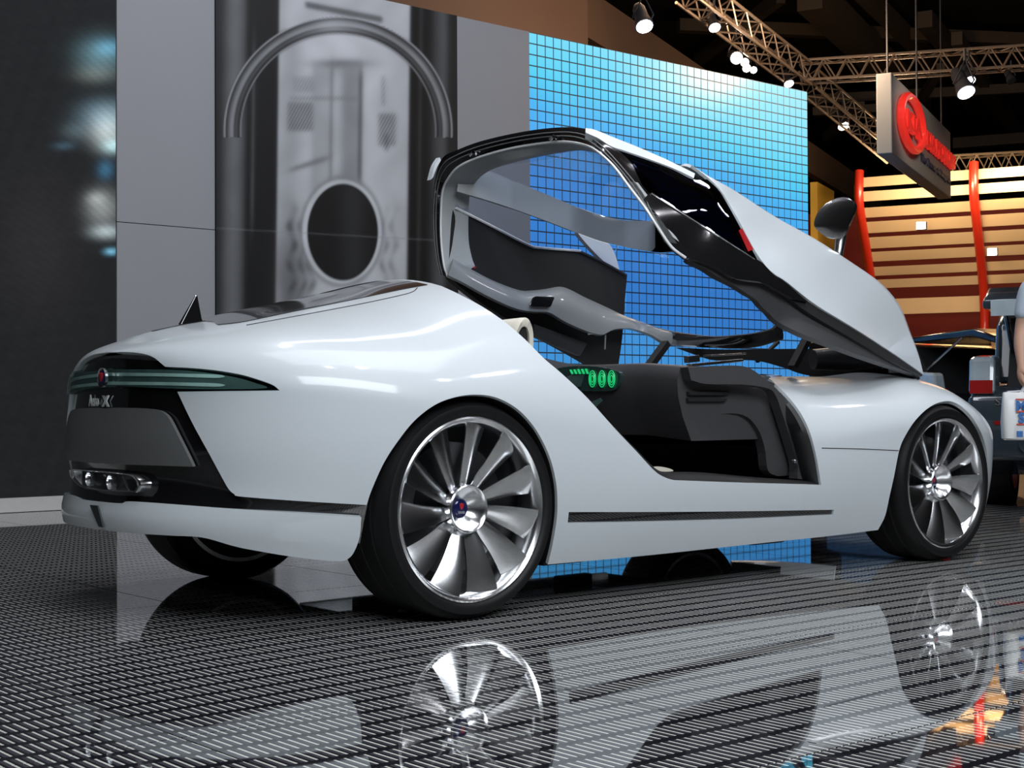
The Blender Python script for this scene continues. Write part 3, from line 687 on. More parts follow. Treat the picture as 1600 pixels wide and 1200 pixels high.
# ------------------------------------------------------------------ the raised canopy (roof, wrap-round glass, bonnet and door panels in one piece)
M['glass'] = glass_mat('windscreen_glass', (.80, .84, .92)); M['tint'] = glass_mat('tinted_side_glass', (.10, .12, .16), 1.5)
M['pale'] = mat('pale_grey_lining', (.37, .39, .40), .5, 0, var=.03)
M['whitelip'] = mat('white_edge_trim', (.78, .80, .81), .35, 0, coat=.6, var=.02)
def tps(ctrl):
    C = np.array(ctrl, float); X = C[:, :2]/400; n = len(X)
    U = lambda r2: np.where(r2 > 1e-12, r2*np.log(r2+1e-12), 0)
    K = U(((X[:, None]-X[None])**2).sum(-1))+2e-3*np.eye(n); Pm = np.hstack([np.ones((n, 1)), X])
    A = np.block([[K, Pm], [Pm.T, np.zeros((3, 3))]]); w = np.linalg.solve(A, np.concatenate([C[:, 2], np.zeros(3)]))
    def f(px, py):
        q = np.stack([np.asarray(px, float), np.asarray(py, float)], -1)/400
        return U(((q[..., None, :]-X)**2).sum(-1)) @ w[:n]+w[n]+q @ w[n+1:]
    return f
def pix3(px, py, Yf):
    px = np.asarray(px, float); py = np.asarray(py, float)
    return hit(px, py, 1, Yf(px, py) if callable(Yf) else np.full(px.shape, float(Yf)))
def pxpatch(poly, Yf, thick=.01, step=12, holes=(), face=-1, off=0.):
    """panel outlined in photo pixels, laid on the surface y = Yf(pixel); face = sign of the outward y"""
    v2, tr, be = tri2d(poly, holes, (step, step)); x, y = v2[:, 0], v2[:, 1]
    P = pix3(x, y, Yf); h = 1.
    n = np.cross(pix3(x+h, y, Yf)-pix3(x-h, y, Yf), pix3(x, y+h, Yf)-pix3(x, y-h, Yf)); n /= np.linalg.norm(n, axis=1, keepdims=True)
    n *= np.where(n[:, 1:2]*face < 0, -1, 1)
    return slab(P+n*off, n, tr, be, thick)
def loft(secs, closed=True, caps=True):
    secs = np.array(secs, float); a, k = secs.shape[:2]; V = secs.reshape(-1, 3); Fc = []
    for i in range(a-1):
        for j in range(k if closed else k-1):
            j2 = (j+1) % k; Fc.append((i*k+j, i*k+j2, (i+1)*k+j2, (i+1)*k+j))
    if caps and closed: Fc += [tuple(range(k-1, -1, -1)), tuple((a-1)*k+j for j in range(k))]
    return V, Fc
YN = tps([(915, 203, -.28), (954, 228, -.45), (1086, 272, -.60), (1015, 300, -.68), (1050, 385, -.79), (1072, 402, -.81), (1125, 295, -.68), (1150, 335, -.745), (1177, 387, -.81), (1224, 440, -.86), (1150, 445, -.86), (1216, 502, -.86), (1100, 350, -.77),
          (1108, 277, -.61), (1150, 300, -.60), (1210, 337, -.575), (1260, 365, -.56), (1335, 413, -.54), (1378, 444, -.53), (1406, 478, -.54), (1421, 515, -.57), (1443, 584, -.66), (1273, 475, -.865), (1335, 512, -.845), (1397, 552, -.77),
          (1220, 400, -.79), (1270, 430, -.785), (1330, 470, -.755), (1380, 510, -.70)])
cy = empty('canopy', (0, 0, 0), car)
# ---- bonnet: near flank, crown, far flank
rear_e = spl([(1081, 258), (1107, 278), (1125, 296), (1141, 321), (1160, 355), (1177, 387), (1192, 410), (1208, 427), (1226, 438)], 6)
low_e = spl([(1226, 438), (1273, 475), (1335, 513), (1397, 553), (1443, 585)], 8)
top_e = spl([(1081, 258), (1107, 275), (1150, 299), (1212, 339), (1273, 373), (1335, 413), (1378, 444), (1406, 478), (1421, 515), (1436, 556), (1443, 585)], 6)
def resamp(P, n):
    P = np.array(P); d = np.concatenate([[0], np.cumsum(np.linalg.norm(np.diff(P, axis=0), axis=1))]); t = np.linspace(0, d[-1], n)
    return np.stack([np.interp(t, d, P[:, i]) for i in range(P.shape[1])], -1)
n_u, n_v, n_w = 44, 26, 14
# lower boundary runs down the rear edge, then along the lower edge; top boundary is the crest
lowb = resamp(np.vstack([rear_e, low_e[1:]]), n_u); topb = resamp(top_e, n_u)
rows = []
for i in range(n_u):
    L_, U_ = lowb[i], topb[i]; v = np.linspace(0, 1, n_v)[:, None]; q = L_*(1-v)+U_*v; P = pix3(q[:, 0], q[:, 1], YN)
    top = P[-1]; w = np.linspace(0, 1, n_w+1)[1:, None]; k = i/(n_u-1)
    reach = .09+(-top[1]-.09)*np.clip((k-.62)/.2, 0, 1)**1.5
    crown = top+np.hstack([.16*w**1.5*np.clip((k-.5)/.3, 0, 1), reach*w, .02*(1-(1-w)**2)-.03*w**3*(k < .7)])
    rows.append(np.vstack([P, crown]))
G = np.array(rows); nc = n_v+n_w
def grid_slab(G, thick, face):
    a, b = G.shape[:2]; gu = np.gradient(G, axis=0); gv = np.gradient(G, axis=1); n = np.cross(gu, gv); ln = np.linalg.norm(n, axis=-1, keepdims=True); n = n/(ln+1e-12)
    for i in range(a):
        for j in range(b):
            if ln[i, j, 0] < 1e-7: n[i, j] = n[min(max(i, 1), a-2), min(max(j, 1), b-2)]
    if (n @ np.array(face, float)).mean() < 0: n = -n
    tr = []
    for i in range(a-1):
        for j in range(b-1): p = i*b+j; tr += [(p, p+1, p+b+1), (p, p+b+1, p+b)]
    be = [(i*b, (i+1)*b) for i in range(a-1)]+[((i+1)*b+b-1, i*b+b-1) for i in range(a-1)]+[(j+1, j) for j in range(b-1)]+[((a-1)*b+j, (a-1)*b+j+1) for j in range(b-1)]
    return slab(G.reshape(-1, 3), n.reshape(-1, 3), tr, be, thick)
hood = grid_slab(G, .014, (0, -1, 1)); part('bonnet_flank', hood, M['paint'], cy, True, 'glossy white bonnet flank')
lin_ = grid_slab(G*np.array([1, 1, 1])-np.array([0, 0, .022])+np.stack([0*G[..., 0], np.where(G[..., 1] < -.05, .02, 0), 0*G[..., 0]], -1), .012, (0, -1, 1))
part('bonnet_lining', lin_, M['black'], cy, True)
# black seal below the white edge and the dark inner flank of the door
seal_t = spl([(1226, 438), (1273, 475), (1335, 513), (1397, 553), (1443, 585)], 6); seal_b = spl([(1440, 588), (1388, 562), (1326, 526), (1262, 488), (1212, 450)], 6)
part('lower_seal', pxpatch(np.vstack([seal_t, seal_b]), lambda x, y: YN(x, y)+.012, .02), M['gasket'], cy, True)
# ---- near side: roof rail, dark glass, gloss black door, grey inner edge
rail = np.vstack([spl([(915, 200), (930, 203), (965, 217), (1000, 231), (1045, 251), (1086, 271)], 6), spl([(1084, 278), (1050, 262), (1007, 246), (975, 235), (954, 228), (935, 216), (915, 207)], 6)])
rv_ = pxpatch(rail, YN, .03, 8); part('roof_rail', rv_, M['paint'], cy, True)
glz = np.vstack([spl([(956, 230), (1007, 247), (1050, 263), (1083, 279), (1106, 279)], 6), spl([(1106, 279), (1125, 297), (1140, 322), (1158, 355), (1175, 387), (1184, 404)], 6)[1:], spl([(1180, 404), (1130, 372), (1075, 337), (1015, 301)], 6)])
part('side_glass', pxpatch(glz, YN, .005, 12, off=-.004), M['tint'], cy, True, 'dark tinted side glass')
part('side_glass_blind', pxpatch(glz, lambda x, y: YN(x, y)+.05, .004, 14, off=-.03), glass_mat('inner_tint', (.28, .32, .42)), cy, True)
blk = np.vstack([spl([(1015, 301), (1075, 337), (1130, 372), (1184, 406)], 5), spl([(1192, 411), (1210, 430), (1226, 440), (1262, 472)], 5), spl([(1240, 468), (1212, 452), (1190, 441), (1150, 435), (1125, 420), (1100, 408), (1074, 403)], 5), spl([(1072, 402), (1050, 384), (1035, 362), (1020, 335), (1005, 312)], 5)])
part('door_skin', pxpatch(blk, YN, .02, 12), M['gloss'], cy, True, 'gloss black door side')
# crease line, its streak of reflected light put in as a chrome strip
cl = spl([(1018, 302), (1075, 338), (1130, 373), (1180, 405)], 8); P = pix3(cl[:, 0], cl[:, 1], lambda x, y: YN(x, y)-.004); part('crease_reflection_strip', tube(P, .004, 6), M['chrome'], cy)
red = [(1154, 360), (1159, 357), (1177, 390), (1169, 393)]
M['redrefl'] = mat('red_reflector', (.42, .015, .02), .25, 0, coat=1, var=.05)
part('red_reflector', pxpatch(red, YN, .003, 9, off=.002), M['redrefl'], cy, True)
inn = np.vstack([spl([(1074, 403), (1100, 408), (1125, 420), (1150, 435), (1190, 441), (1212, 452), (1262, 488), (1326, 526), (1388, 562), (1440, 588)], 5), spl([(1400, 575), (1335, 552), (1290, 535), (1252, 521), (1216, 503), (1201, 489), (1190, 479), (1181, 468), (1167, 459), (1149, 447), (1121, 432), (1100, 418), (1078, 407)], 5)])
part('door_inner_edge', pxpatch(inn, lambda x, y: YN(x, y)+.035, .03, 12), M['dark'], cy, True)
hl = spl([(1074, 403), (1100, 408), (1125, 420), (1150, 435), (1190, 441)], 8); P = pix3(hl[:, 0], hl[:, 1], lambda x, y: YN(x, y)+.01); part('door_lip', tube(P, .005, 6), M['trim'], cy)
# mirrored far flank of glass and door outside (seen only from other places)
# ---- rear arch frame
AR = [((686, 428), (700, 432), (722, 414), .80), ((681, 400), (694, 412), (717, 400), .81), ((677, 365), (690, 372), (712, 372), .82), ((676, 320), (690, 330), (712, 327), .82), ((681, 275), (693, 297), (715, 297), .78), ((692, 246), (704, 275), (724, 281), .70), ((715, 234), (720, 259), (738, 268), .62),
      ((750, 221), (752, 245), (762, 257), .50), ((800, 209), (800, 232), (803, 246), .30), ((850, 201), (850, 224), (850, 237), .08), ((895, 199), (886, 222), (886, 232), -.12), ((927, 207), (915, 227), (914, 234), -.28), ((955, 229), (935, 237), (932, 243), -.45), ((982, 260), (960, 260), (956, 264), -.57),
      ((1015, 300), (985, 293), (981, 297), -.66), ((1026, 330), (1010, 326), (1006, 330), -.73), ((1042, 364), (1030, 357), (1025, 360), -.77), ((1060, 389), (1050, 386), (1044, 389), -.80), ((1078, 404), (1072, 403), (1066, 407), -.82)]
def arch_pts(k, dy):
    q = spl([(a[k][0], a[k][1], a[3]) for a in AR], 5); Y = q[:, 2]-np.sign(q[:, 2])*dy*np.minimum(1, np.abs(q[:, 2])/.3)
    return hit(q[:, 0], q[:, 1], 1, Y)
O_, Wt, In = arch_pts(0, 0), arch_pts(1, .004), arch_pts(2, .03)
dx = np.array([.05, 0, 0]); dn = np.array([-.012, 0, 0])
autosmooth(fixn(part('rear_arch_frame', loft(np.stack([O_, (O_*2+Wt)/3+dn, (O_+Wt*2)/3+dn*.3, Wt, Wt+dx, O_+dx], 1)), M['gloss'], cy)), 50)
autosmooth(fixn(part('rear_arch_lining', loft(np.stack([Wt-[.002, 0, 0], In+[.03, 0, 0], In+dx*1.6, Wt+dx*1.4], 1)), M['pale'], cy)), 50)
part('arch_edge_trim', tube(Wt+[-.004, 0, 0], .006, 6), M['whitelip'], cy)
# groove lines in the black frame
for f_ in (.36, .62): part('arch_groove', tube(O_*(1-f_)+Wt*f_+dn*1.1, .003, 5), M['dgrey'], cy)
for px_, py_, Y_ in ((744, 241, .53), (870, 216, -.03)):
    p = hit(px_, py_, 1, Y_)+[-.02, 0, 0]; part('striker', tube([p+[0, .022, -.004], p+[0, 0, .006], p+[0, -.022, -.004]], .008, 8), M['chrome'], cy)
chip = np.vstack([spl([(691, 245), (683, 258), (677, 280)], 4), spl([(681, 276), (687, 260), (693, 250)], 4)]); part('roof_rail_end', pxpatch(chip, .80, .03, 20, face=-1, off=-.02), M['paint'], cy, True)
# ---- far side: rail, door, arm rest
def farY(y0): return lambda x, y: np.full(np.shape(x), y0)
FR = np.vstack([spl([(716, 286), (730, 268), (748, 262), (800, 282), (850, 302), (900, 323), (937, 336), (975, 344), (1022, 345), (1060, 342), (1090, 338)], 5), spl([(1090, 388), (1060, 393), (1025, 394), (950, 380), (900, 363), (840, 340), (775, 317), (714, 299)], 5)])
def YBD(x, y): return np.interp(np.asarray(x, float), [700, 716, 800, 900, 975, 1025, 1090], [.74, .72, .62, .42, .15, 0, -.35])
part('cowl_band', pxpatch(FR, YBD, .03, 12), M['pale'], cy, True, 'pale grey lining band')
DP = np.vstack([spl([(708, 322), (762, 350), (825, 383), (845, 388), (907, 393), (907, 393), (945, 411), (980, 430), (980, 430), (976, 475), (972, 530), (963, 592)], 4), spl([(963, 592), (935, 578), (890, 552), (835, 522), (765, 482), (712, 442), (700, 425)], 4)])
part('far_door_panel', pxpatch(DP, .80, .04, 18), M['black'], cy, True)
bl = spl([(712, 325), (762, 350), (825, 382), (845, 387), (907, 392)], 6); part('belt_trim', tube(pix3(bl[:, 0], bl[:, 1], .79), .007, 6), M['whitelip'], cy)
bl = spl([(907, 393), (945, 411), (979, 430)], 6); part('belt_trim', tube(pix3(bl[:, 0], bl[:, 1], .79), .006, 6), M['dark'], cy)
rd = [(728, 398), (732, 406), (744, 417), (741, 420), (729, 412)]; part('red_reflector', pxpatch(rd, .79, .003, 20), M['redrefl'], cy, True)
at_ = resamp(spl([(708, 404), (730, 417), (770, 438), (810, 453), (828, 454), (853, 451.5), (880, 448.5), (915, 465), (950, 481), (995, 502), (1040, 517), (1092, 525), (1121, 527), (1149, 525), (1177, 522), (1205, 515), (1212, 508)], 6), 70)
ab_ = resamp(spl([(700, 430), (725, 442), (761, 462), (806, 482), (837, 487), (858, 488), (882, 502), (916, 517), (942, 523), (958, 515), (985, 513), (1017, 523), (1046, 537), (1111, 541), (1149, 543), (1190, 540), (1224, 530)], 6), 70)
k_ = np.linspace(0, 1, 70); Yt = np.where(at_[:, 0] < 1000, .77, .77-(at_[:, 0]-1000)/212*1.35); Yb = np.where(ab_[:, 0] < 1000, .66, .66-(ab_[:, 0]-1000)/224*1.22)
A_, B_ = hit(at_[:, 0], at_[:, 1], 1, Yt), hit(ab_[:, 0], ab_[:, 1], 1, Yb)
ci = int(np.argmax(at_[:, 0] > 1046))
mid_ = (A_+B_)/2+np.array([-.015, -.03, .012]); sec = np.stack([A_, A_*.75+B_*.25+[-.008, -.02, .012], mid_, A_*.25+B_*.75+[-.01, -.02, .004], B_, B_+[.03, .05, -.004], A_+[.03, .05, -.01]], 1)
autosmooth(fixn(part('arm_rest', loft(sec[:ci+1]), M['trim'], cy)), 60)
autosmooth(fixn(part('screen_base_frame', loft(sec[ci:]), M['gloss'], cy)), 60)
lip_ = A_[ci-8:]+[-.004, -.006, .002]; part('screen_base_lip', tube(lip_, .004, 6), M['trim'], cy)
sw_ = [(829, 477), (834, 465), (838, 463), (865, 464), (866, 466), (861, 478), (858, 480), (832, 479)]
part('window_switch', pxpatch(sw_, lambda x, y: .645+0*np.asarray(x), .01, 30), M['gloss'], cy, True)
lb = [(835, 506), (872, 520), (918, 537), (915, 541), (907, 556), (870, 541), (835, 525)]; part('door_lower_rail', pxpatch(lb, .76, .03, 30), M['dark'], cy, True)
p = hit(918, 521, 1, .70); part('latch_pin', tube([p, p+hit(924, 519, 1, .70)-p+np.array([0, -.02, 0])], .009, 8), M['whitelip'], cy)
p = hit(946, 523, 1, .68); q = hit(945, 546, 1, .68); part('pull_strap', tube([p, q], .005, 6), M['trim'], cy)
# ---- windscreen between the arch and the cowl band, far side window below the band
ins = spl([(a_[2][0], a_[2][1], a_[3]) for a_ in AR[4:16]], 5); bt_ = spl([(716, 286, .72), (730, 268, .72), (748, 262, .69), (800, 282, .62), (850, 302, .52), (900, 323, .42), (937, 336, .28), (975, 344, .15), (1022, 345, 0), (1060, 340, -.35)], 5)
ga, gb = resamp(hit(ins[:, 0], ins[:, 1], 1, ins[:, 2]*.97)+[.05, 0, 0], 30), resamp(hit(bt_[:, 0], bt_[:, 1], 1, bt_[:, 2]), 30)
wn = []
for i in range(30):
    ks = np.linspace(0, 1, 12)[:, None]; row = ga[i]*(1-ks)+gb[i]*ks; row[:, 2] += .05*np.sin(math.pi*ks[:, 0])*math.sin(math.pi*i/29); wn.append(row)
part('windscreen', grid_slab(np.array(wn), .004, (0, 0, 1)), M['glass'], cy, True, 'clear wrap-round windscreen')
fsg = np.vstack([spl([(714, 300), (775, 318), (840, 341), (900, 364), (950, 381), (1025, 395), (1060, 394), (1076, 404), (1121, 432), (1167, 459), (1190, 479), (1216, 502)], 4), spl([(1205, 516), (1177, 523), (1149, 526), (1121, 528), (1092, 526), (1040, 518), (995, 503), (978, 495)], 4), spl([(979, 430), (907, 393), (845, 388), (825, 383), (762, 350), (712, 325)], 4)])
part('far_side_glass', pxpatch(fsg, lambda x, y: np.interp(np.asarray(x, float), [700, 950, 1216], [.79, .77, .10]), .004, 16), M['glass'], cy, True)
# ---- door mirrors on leaf stalks
def mirror_(sg):
    m0 = empty('door_mirror', (0, 0, 0), car)
    Ym = -.56
    out_ = spl([(1272, 352), (1276, 335), (1288, 320), (1304, 311), (1318, 308), (1326, 313), (1327, 325), (1318, 347), (1311, 362), (1306, 372), (1295, 372), (1281, 363)], 5, True)
    P = pix3(out_[:, 0], out_[:, 1], Ym); c = P.mean(0); secs = []
    for k, (sc, dd) in enumerate(((.93, -.006), (1.0, .0), (1.0, .02), (.86, .06), (.5, .085), (.05, .095))): secs.append(c+(P-c)*sc+np.array([dd*.9, -dd*.25, 0])*1.0)
    v, f = loft(secs); vv = np.array(v)*[1, sg, 1]; autosmooth(fixn(part('mirror_housing', (vv, f), M['alu'], m0)), 50)
    g_ = c+(P-c)*.9+np.array([-.007, 0, 0]); g2 = c+(P-c)*.9+np.array([-.004, 0, 0]); v, f = loft([g_, g2]); fixn(part('mirror_glass', (np.array(v)*[1, sg, 1], f), M['chrome'], m0))
    st_ = spl([(1306, 366), (1304, 382), (1302, 400), (1304, 416)], 5); P = pix3(st_[:, 0], st_[:, 1], Ym+.03)+[.04, 0, 0]
    v, f = tube(P, np.linspace(.028, .018, len(P)), 8); autosmooth(part('mirror_stalk', (np.array(v)*[1, sg, 1], f), M['alu'], m0), 60)
mirror_(1)
m1_ = empty('door_mirror', (0, 0, 0), car)
leaf = spl([(903, 363), (925, 371), (943, 378), (952, 381), (960, 395), (966, 414), (969, 432), (957, 420), (942, 407), (922, 387)], 4, True)
part('mirror_housing', pxpatch(leaf, .86, .03, 9), M['whitelip'], m1_, True)
# dark cowl tray under the screen base
tray = np.vstack([spl([(1060, 543), (1130, 546), (1240, 545), (1300, 546), (1345, 556), (1400, 576), (1436, 589)], 4), spl([(1400, 592), (1330, 592), (1262, 586), (1225, 574), (1180, 563), (1120, 563), (1092, 556)], 4)])
part('cowl_tray', pxpatch(tray, lambda x, y: np.interp(np.asarray(x, float), [1060, 1250, 1436], [.25, -.15, -.55]), .03, 20), M['black'], car, True)
# ---- lift struts and hinge pod
for a, b, Ya, Yb, w in (((1041, 536), (1010, 578), .35, .35, .045), ((1262, 528), (1238, 574), -.50, -.50, .04), ((1216, 534), (1183, 565), .1, .1, .02)):
    part('lift_strut', bar(hit(*a, 1, Ya), hit(*b, 1, Yb), w, w*.7), M['black'], car)
pa, pb = hit(1270, 562, 1, -.30), hit(1374, 556, 1, -.45)
autosmooth(part('hinge_pod', tube([pa, pa*.5+pb*.5+[0, 0, -.005], pb, pb+(pb-pa)*.06], [.05, .062, .060, .04], 16), M['dark'], car), 60)
pr2 = pb-(pb-pa)*.02; part('hinge_ring', tube([pr2, pr2+(pb-pa)*.05], .066, 20), M['alu'], car)

# ------------------------------------------------------------------ cabin, dashboard, seats, sills
M['cream'] = mat('cream_leather', (.72, .68, .58), .5, 0, bump=.2, bscale=180, var=.05)
M['gauge'] = mat('gauge_panel', (.02, .05, .045), .2, 0, coat=1, var=.2)
M['gring'] = mat('green_gauge_light', (.01, .12, .05), .3, 0, emit=(.01, .55, .16), es=.9)
M['gface'] = mat('gauge_glass', (.06, .12, .11), .1, 0, coat=1, var=.3, vscale=30)
M['silver'] = mat('hinge_silver', (.55, .56, .58), .25, 1.0, var=.1)
tub = empty('cabin', (0, 0, 0), car)
def sec_box(name, a, b, mt, bv=.01, parent=None): return bevel(part(name, box(a, b), mt, parent or tub), bv)
sec_box('cabin_floor', (.30, -.78, .20), (2.05, .78, .26), M['black'], .005)
sec_box('rear_bulkhead', (.22, -.70, .24), (.34, .70, .98), M['black'])
sec_box('front_bulkhead', (2.00, -.70, .24), (2.06, .70, .72), M['black'])
sec_box('centre_tunnel', (.34, -.13, .24), (1.9, .13, .46), M['dark'], .03)
# sill plate and the jamb that lines the opening
inner = trace([[(1160, 561), (1187, 579), (1216, 604), (1244, 635), (1263, 669), (1275, 711), (1283, 758), (1283, 758), (1170, 755), (1075, 751.5), (1052, 750), (1033, 743), (1019, 732), (996, 707), (962, 671), (917, 621), (878, 584), (850, 560), (820, 530), (790, 504), (755, 480), (720, 461), (690, 447)]], 4)
Pj = np.array([S(*p)-NSGN*Nrm(*p)*.012 for p in inner]); 
d1 = np.array([0, .05, 0]); 
cen = np.array([1.2, -.55, .75])
def inset(P, k, dy): 
    q = P.copy(); v = cen-P; v[:, 1] = 0; v /= np.linalg.norm(v, axis=1, keepdims=True); return q+v*k+[0, dy, 0]
for sg in (1, -1):
    ja, jb, jc, jd = Pj, inset(Pj, .022, .012), inset(Pj, .034, .06), inset(Pj, .0, .10)
    v, f = loft(np.stack([ja, jb, jc, jd], 1)*[1, sg, 1]); autosmooth(fixn(part('opening_seal', (v, f), M['gasket'], tub)), 50)
# inner sill trim
for sg in (1, -1):
    v, f = box((.75, -.86, .30), (2.02, -.70, .385)); bevel(part('sill_trim', (np.array(v)*[1, sg, 1], f if sg > 0 else [q[::-1] for q in f]), M['dark'], tub), .012)
sp2 = pxpatch(spl([(1020, 731), (1030, 729), (1046, 732), (1052, 736), (1038, 737), (1024, 735)], 4, True), -.80, .01, 9, face=-1); part('sill_step_light', sp2, M['cream'], tub, True)
# foot-well side panel with vent slots, forward of the dash seam
fp = np.vstack([spl([(1074, 590), (1085, 600), (1105, 603), (1163, 606), (1200, 610), (1214, 622), (1224, 650), (1236, 690), (1246, 725), (1244, 742), (1244, 742)], 4), spl([(1215, 744), (1200, 735), (1195, 700), (1183, 668), (1160, 648), (1120, 648), (1085, 660), (1078, 650), (1076, 620)], 4)])
part('footwell_panel', pxpatch(fp, lambda x, y: -.72-.0004*(np.asarray(x)-1074)+0*np.asarray(y), .05, 14), M['dark'], tub, True)
jp = np.vstack([spl([(1075, 574), (1110, 572), (1160, 572), (1185, 584), (1215, 610), (1240, 640), (1257, 672), (1268, 715), (1274, 752), (1274, 752)], 4), spl([(1246, 748), (1246, 725), (1236, 690), (1222, 645), (1212, 618), (1200, 607), (1163, 601), (1105, 600), (1080, 594)], 4)])
part('front_jamb', pxpatch(jp, lambda x, y: -.79-.00035*(np.asarray(x)-1074)+0*np.asarray(y), .05, 14), M['dark'], tub, True)
for a, b in (((1077, 612), (1142, 617)), ((1076, 622), (1137, 627))):
    (x0, y0), (x1, y1) = a, b; part('air_vent_slot', pxpatch([(x0, y0), (x1, y0+.6), (x1-3, y1), (x0, y1)], -.757, .02, 40), M['black'], tub, True)
p = hit(1241, 721, 1, -.865); autosmooth(part('jamb_bolt', lathe([(0, -.012), (.008, -.012), (.012, -.006), (.012, .004), (0, .004)], 20, 'y', p), M['silver'], tub), 40)
# hinge hardware above the jamb
for (a, b, Y, w, h) in (((1076, 571), (1158, 563), -.70, .03, .012), ((1076, 577), (1120, 574), -.72, .03, .014), ((1105, 556), (1160, 553), -.5, .05, .008), ((1084, 590), (1098, 582), -.74, .03, .02), ((1100, 588), (1165, 583), -.74, .02, .012), ((1072, 562), (1090, 560), -.3, .03, .03)):
    bevel(part('hinge_link', bar(hit(*a, 1, Y), hit(*b, 1, Y), w, h), M['silver'], tub), .003)
# dashboard: lofted across the car
dsec = []
for y in np.linspace(-.74, .74, 31):
    hump = .045*math.exp(-((y-.28)/.20)**2); k = max(0, (abs(y)-.45)/.3); xo = -.05*k
    prof = [(1.32, .60), (1.27, .70), (1.245, .78), (1.24, .845+hump*.6), (1.26, .893+hump), (1.31, .905+hump), (1.50, .895), (1.75, .86), (1.98, .80), (1.98, .60)]
    dsec.append([(x+xo, y, z-.02*k) for x, z in prof])
dash = autosmooth(fixn(part('dashboard', loft(dsec), M['dark'], tub)), 60)
# near end cap of the dash that drops to the sill
dc = np.vstack([spl([(850, 562), (868, 566), (905, 572), (960, 570), (1020, 573), (1074, 577), (1074, 577), (1076, 620), (1076, 660), (1080, 700)], 4), spl([(1060, 712), (1040, 690), (1012, 684), (1000, 704), (960, 664), (915, 612), (880, 580)], 4)])
# instrument cluster recessed in the dash face
xg = 1.228
def gx(px, py): return hit_plane(px, py, (xg, 0, 0), (1, 0, 0))
gc = np.array([gx(*p) for p in spl([(868, 578), (900, 572), (940, 574), (966, 581), (969, 590), (964, 606), (950, 611), (915, 611), (895, 610), (880, 596)], 4, True)])
cl_ = plate(gc, (-1, 0, 0), .03); part('instrument_cluster', cl_, M['gauge'], tub, True)
for px_, py_, r_ in ((927, 592, .026), (942, 592, .026), (957, 592, .026)):
    c_ = gx(px_, py_)
    for rr, zz in ((1, .0), (.72, -.0), (.42, 0)):
        part('gauge_ring', tube([c_+[-.006, r_*rr*math.cos(a)*.8, r_*1.35*rr*math.sin(a)] for a in np.linspace(0, 2*math.pi, 21)[:-1]], .0022, 5, True), M['gring'], tub)
for k in range(5):
    a = gx(893+k*6, 578-k*.4); b = gx(896+k*6, 584); part('gauge_bar', bar(a+[-.006, 0, 0], b+[-.006, 0, 0], .010, .004), M['gring'], tub)
pl = [gx(*p) for p in ((887, 588), (914, 585), (908, 604), (897, 606))]; part('gauge_screen', plate(np.array(pl)+[-.004, 0, 0], (-1, 0, 0), .003), M['gface'], tub, True)
pl = [gx(*p) for p in ((918, 632), (940, 622), (944, 626), (930, 640), (922, 640))]; part('lower_screen', plate(np.array(pl)+[-.01, 0, 0], (-1, 0, 0), .003), M['gface'], tub, True)
# seats: backs, cushions and cream hoop headrests
def seat(y0):
    s0 = empty('seat', (0, 0, 0), car)
    secs = []
    for k in np.linspace(0, 1, 12):
        x = .80-.34*k; z = .36+.56*k; w = .23-.05*k+.02*math.sin(k*3.1); t_ = .07-.02*k
        secs.append([(x+t_*math.cos(a)*1.0, y0+w*math.copysign(abs(math.sin(a))**.5, math.sin(a)), z+t_*.5*math.cos(a)) for a in np.linspace(0, 2*math.pi, 25)[:-1]])
    autosmooth(fixn(part('backrest', loft(secs), M['black'], s0)), 60)
    secs = []
    for k in np.linspace(0, 1, 8):
        x = .72+.48*k; secs.append([(x, y0+.24*math.copysign(abs(math.sin(a))**.5, math.sin(a)), .36+.03*k+.07*math.copysign(abs(math.cos(a))**.6, math.cos(a))) for a in np.linspace(0, 2*math.pi, 25)[:-1]])
    autosmooth(fixn(part('cushion', loft(secs), M['black'], s0)), 60)
    return s0
ns_ = seat(-.38); seat(.38)
def headrest(s0, sg, dy):
    ho = spl([(800, 562), (801, 540), (805, 518), (812, 502), (820, 496), (828, 500), (833, 515), (834, 534), (833, 550), (828, 569), (815, 576)], 4, True); Yh = -.40
    P = hit(ho[:, 0], ho[:, 1], 1, Yh); c = P.mean(0); bk = np.array([-.07, .17, -.005]); secs = []
    inner_ = c+(P-c)*.62
    for q, o_ in ((inner_+[0, .05, 0], 0), (inner_+[0, .004, 0], 0), (c+(P-c)*.9-[.0, .004, 0], 0), (P, .02), (P, .10), (c+(P-c)*.97, .5), (c+(P-c)*.88, .8), (c+(P-c)*.6, 1.0), (c+(P-c)*.05, 1.03)): secs.append(q+bk*o_)
    v, f = loft(secs, True, False); autosmooth(fixn(part('headrest', (np.array(v)*[1, sg, 1]+[0, dy, 0], f), M['cream'], s0)), 60)
    v, f = loft([c+(inner_-c)*.985+[0, .014, 0], c+(inner_-c)*.985+[0, .018, 0]]); part('headrest_pad', (np.array(v)*[1, sg, 1], f), M['black'], s0)
headrest(ns_, 1, 0)
# engine bay cover and inner wings below the raised bonnet
sec_box('bay_cover', (2.0, -.50, .50), (3.20, .50, .78), M['black'], .04, car)
sec_box('underbody', (-.15, -.60, .20), (3.2, .60, .28), M['black'], .03, car)
for sg in (1, -1):
    for x in (.55, 1.75): sec_box('jack_point', (x, sg*.62-.03, .12), (x+.22, sg*.62+.03, .20), M['black'], .01, car)
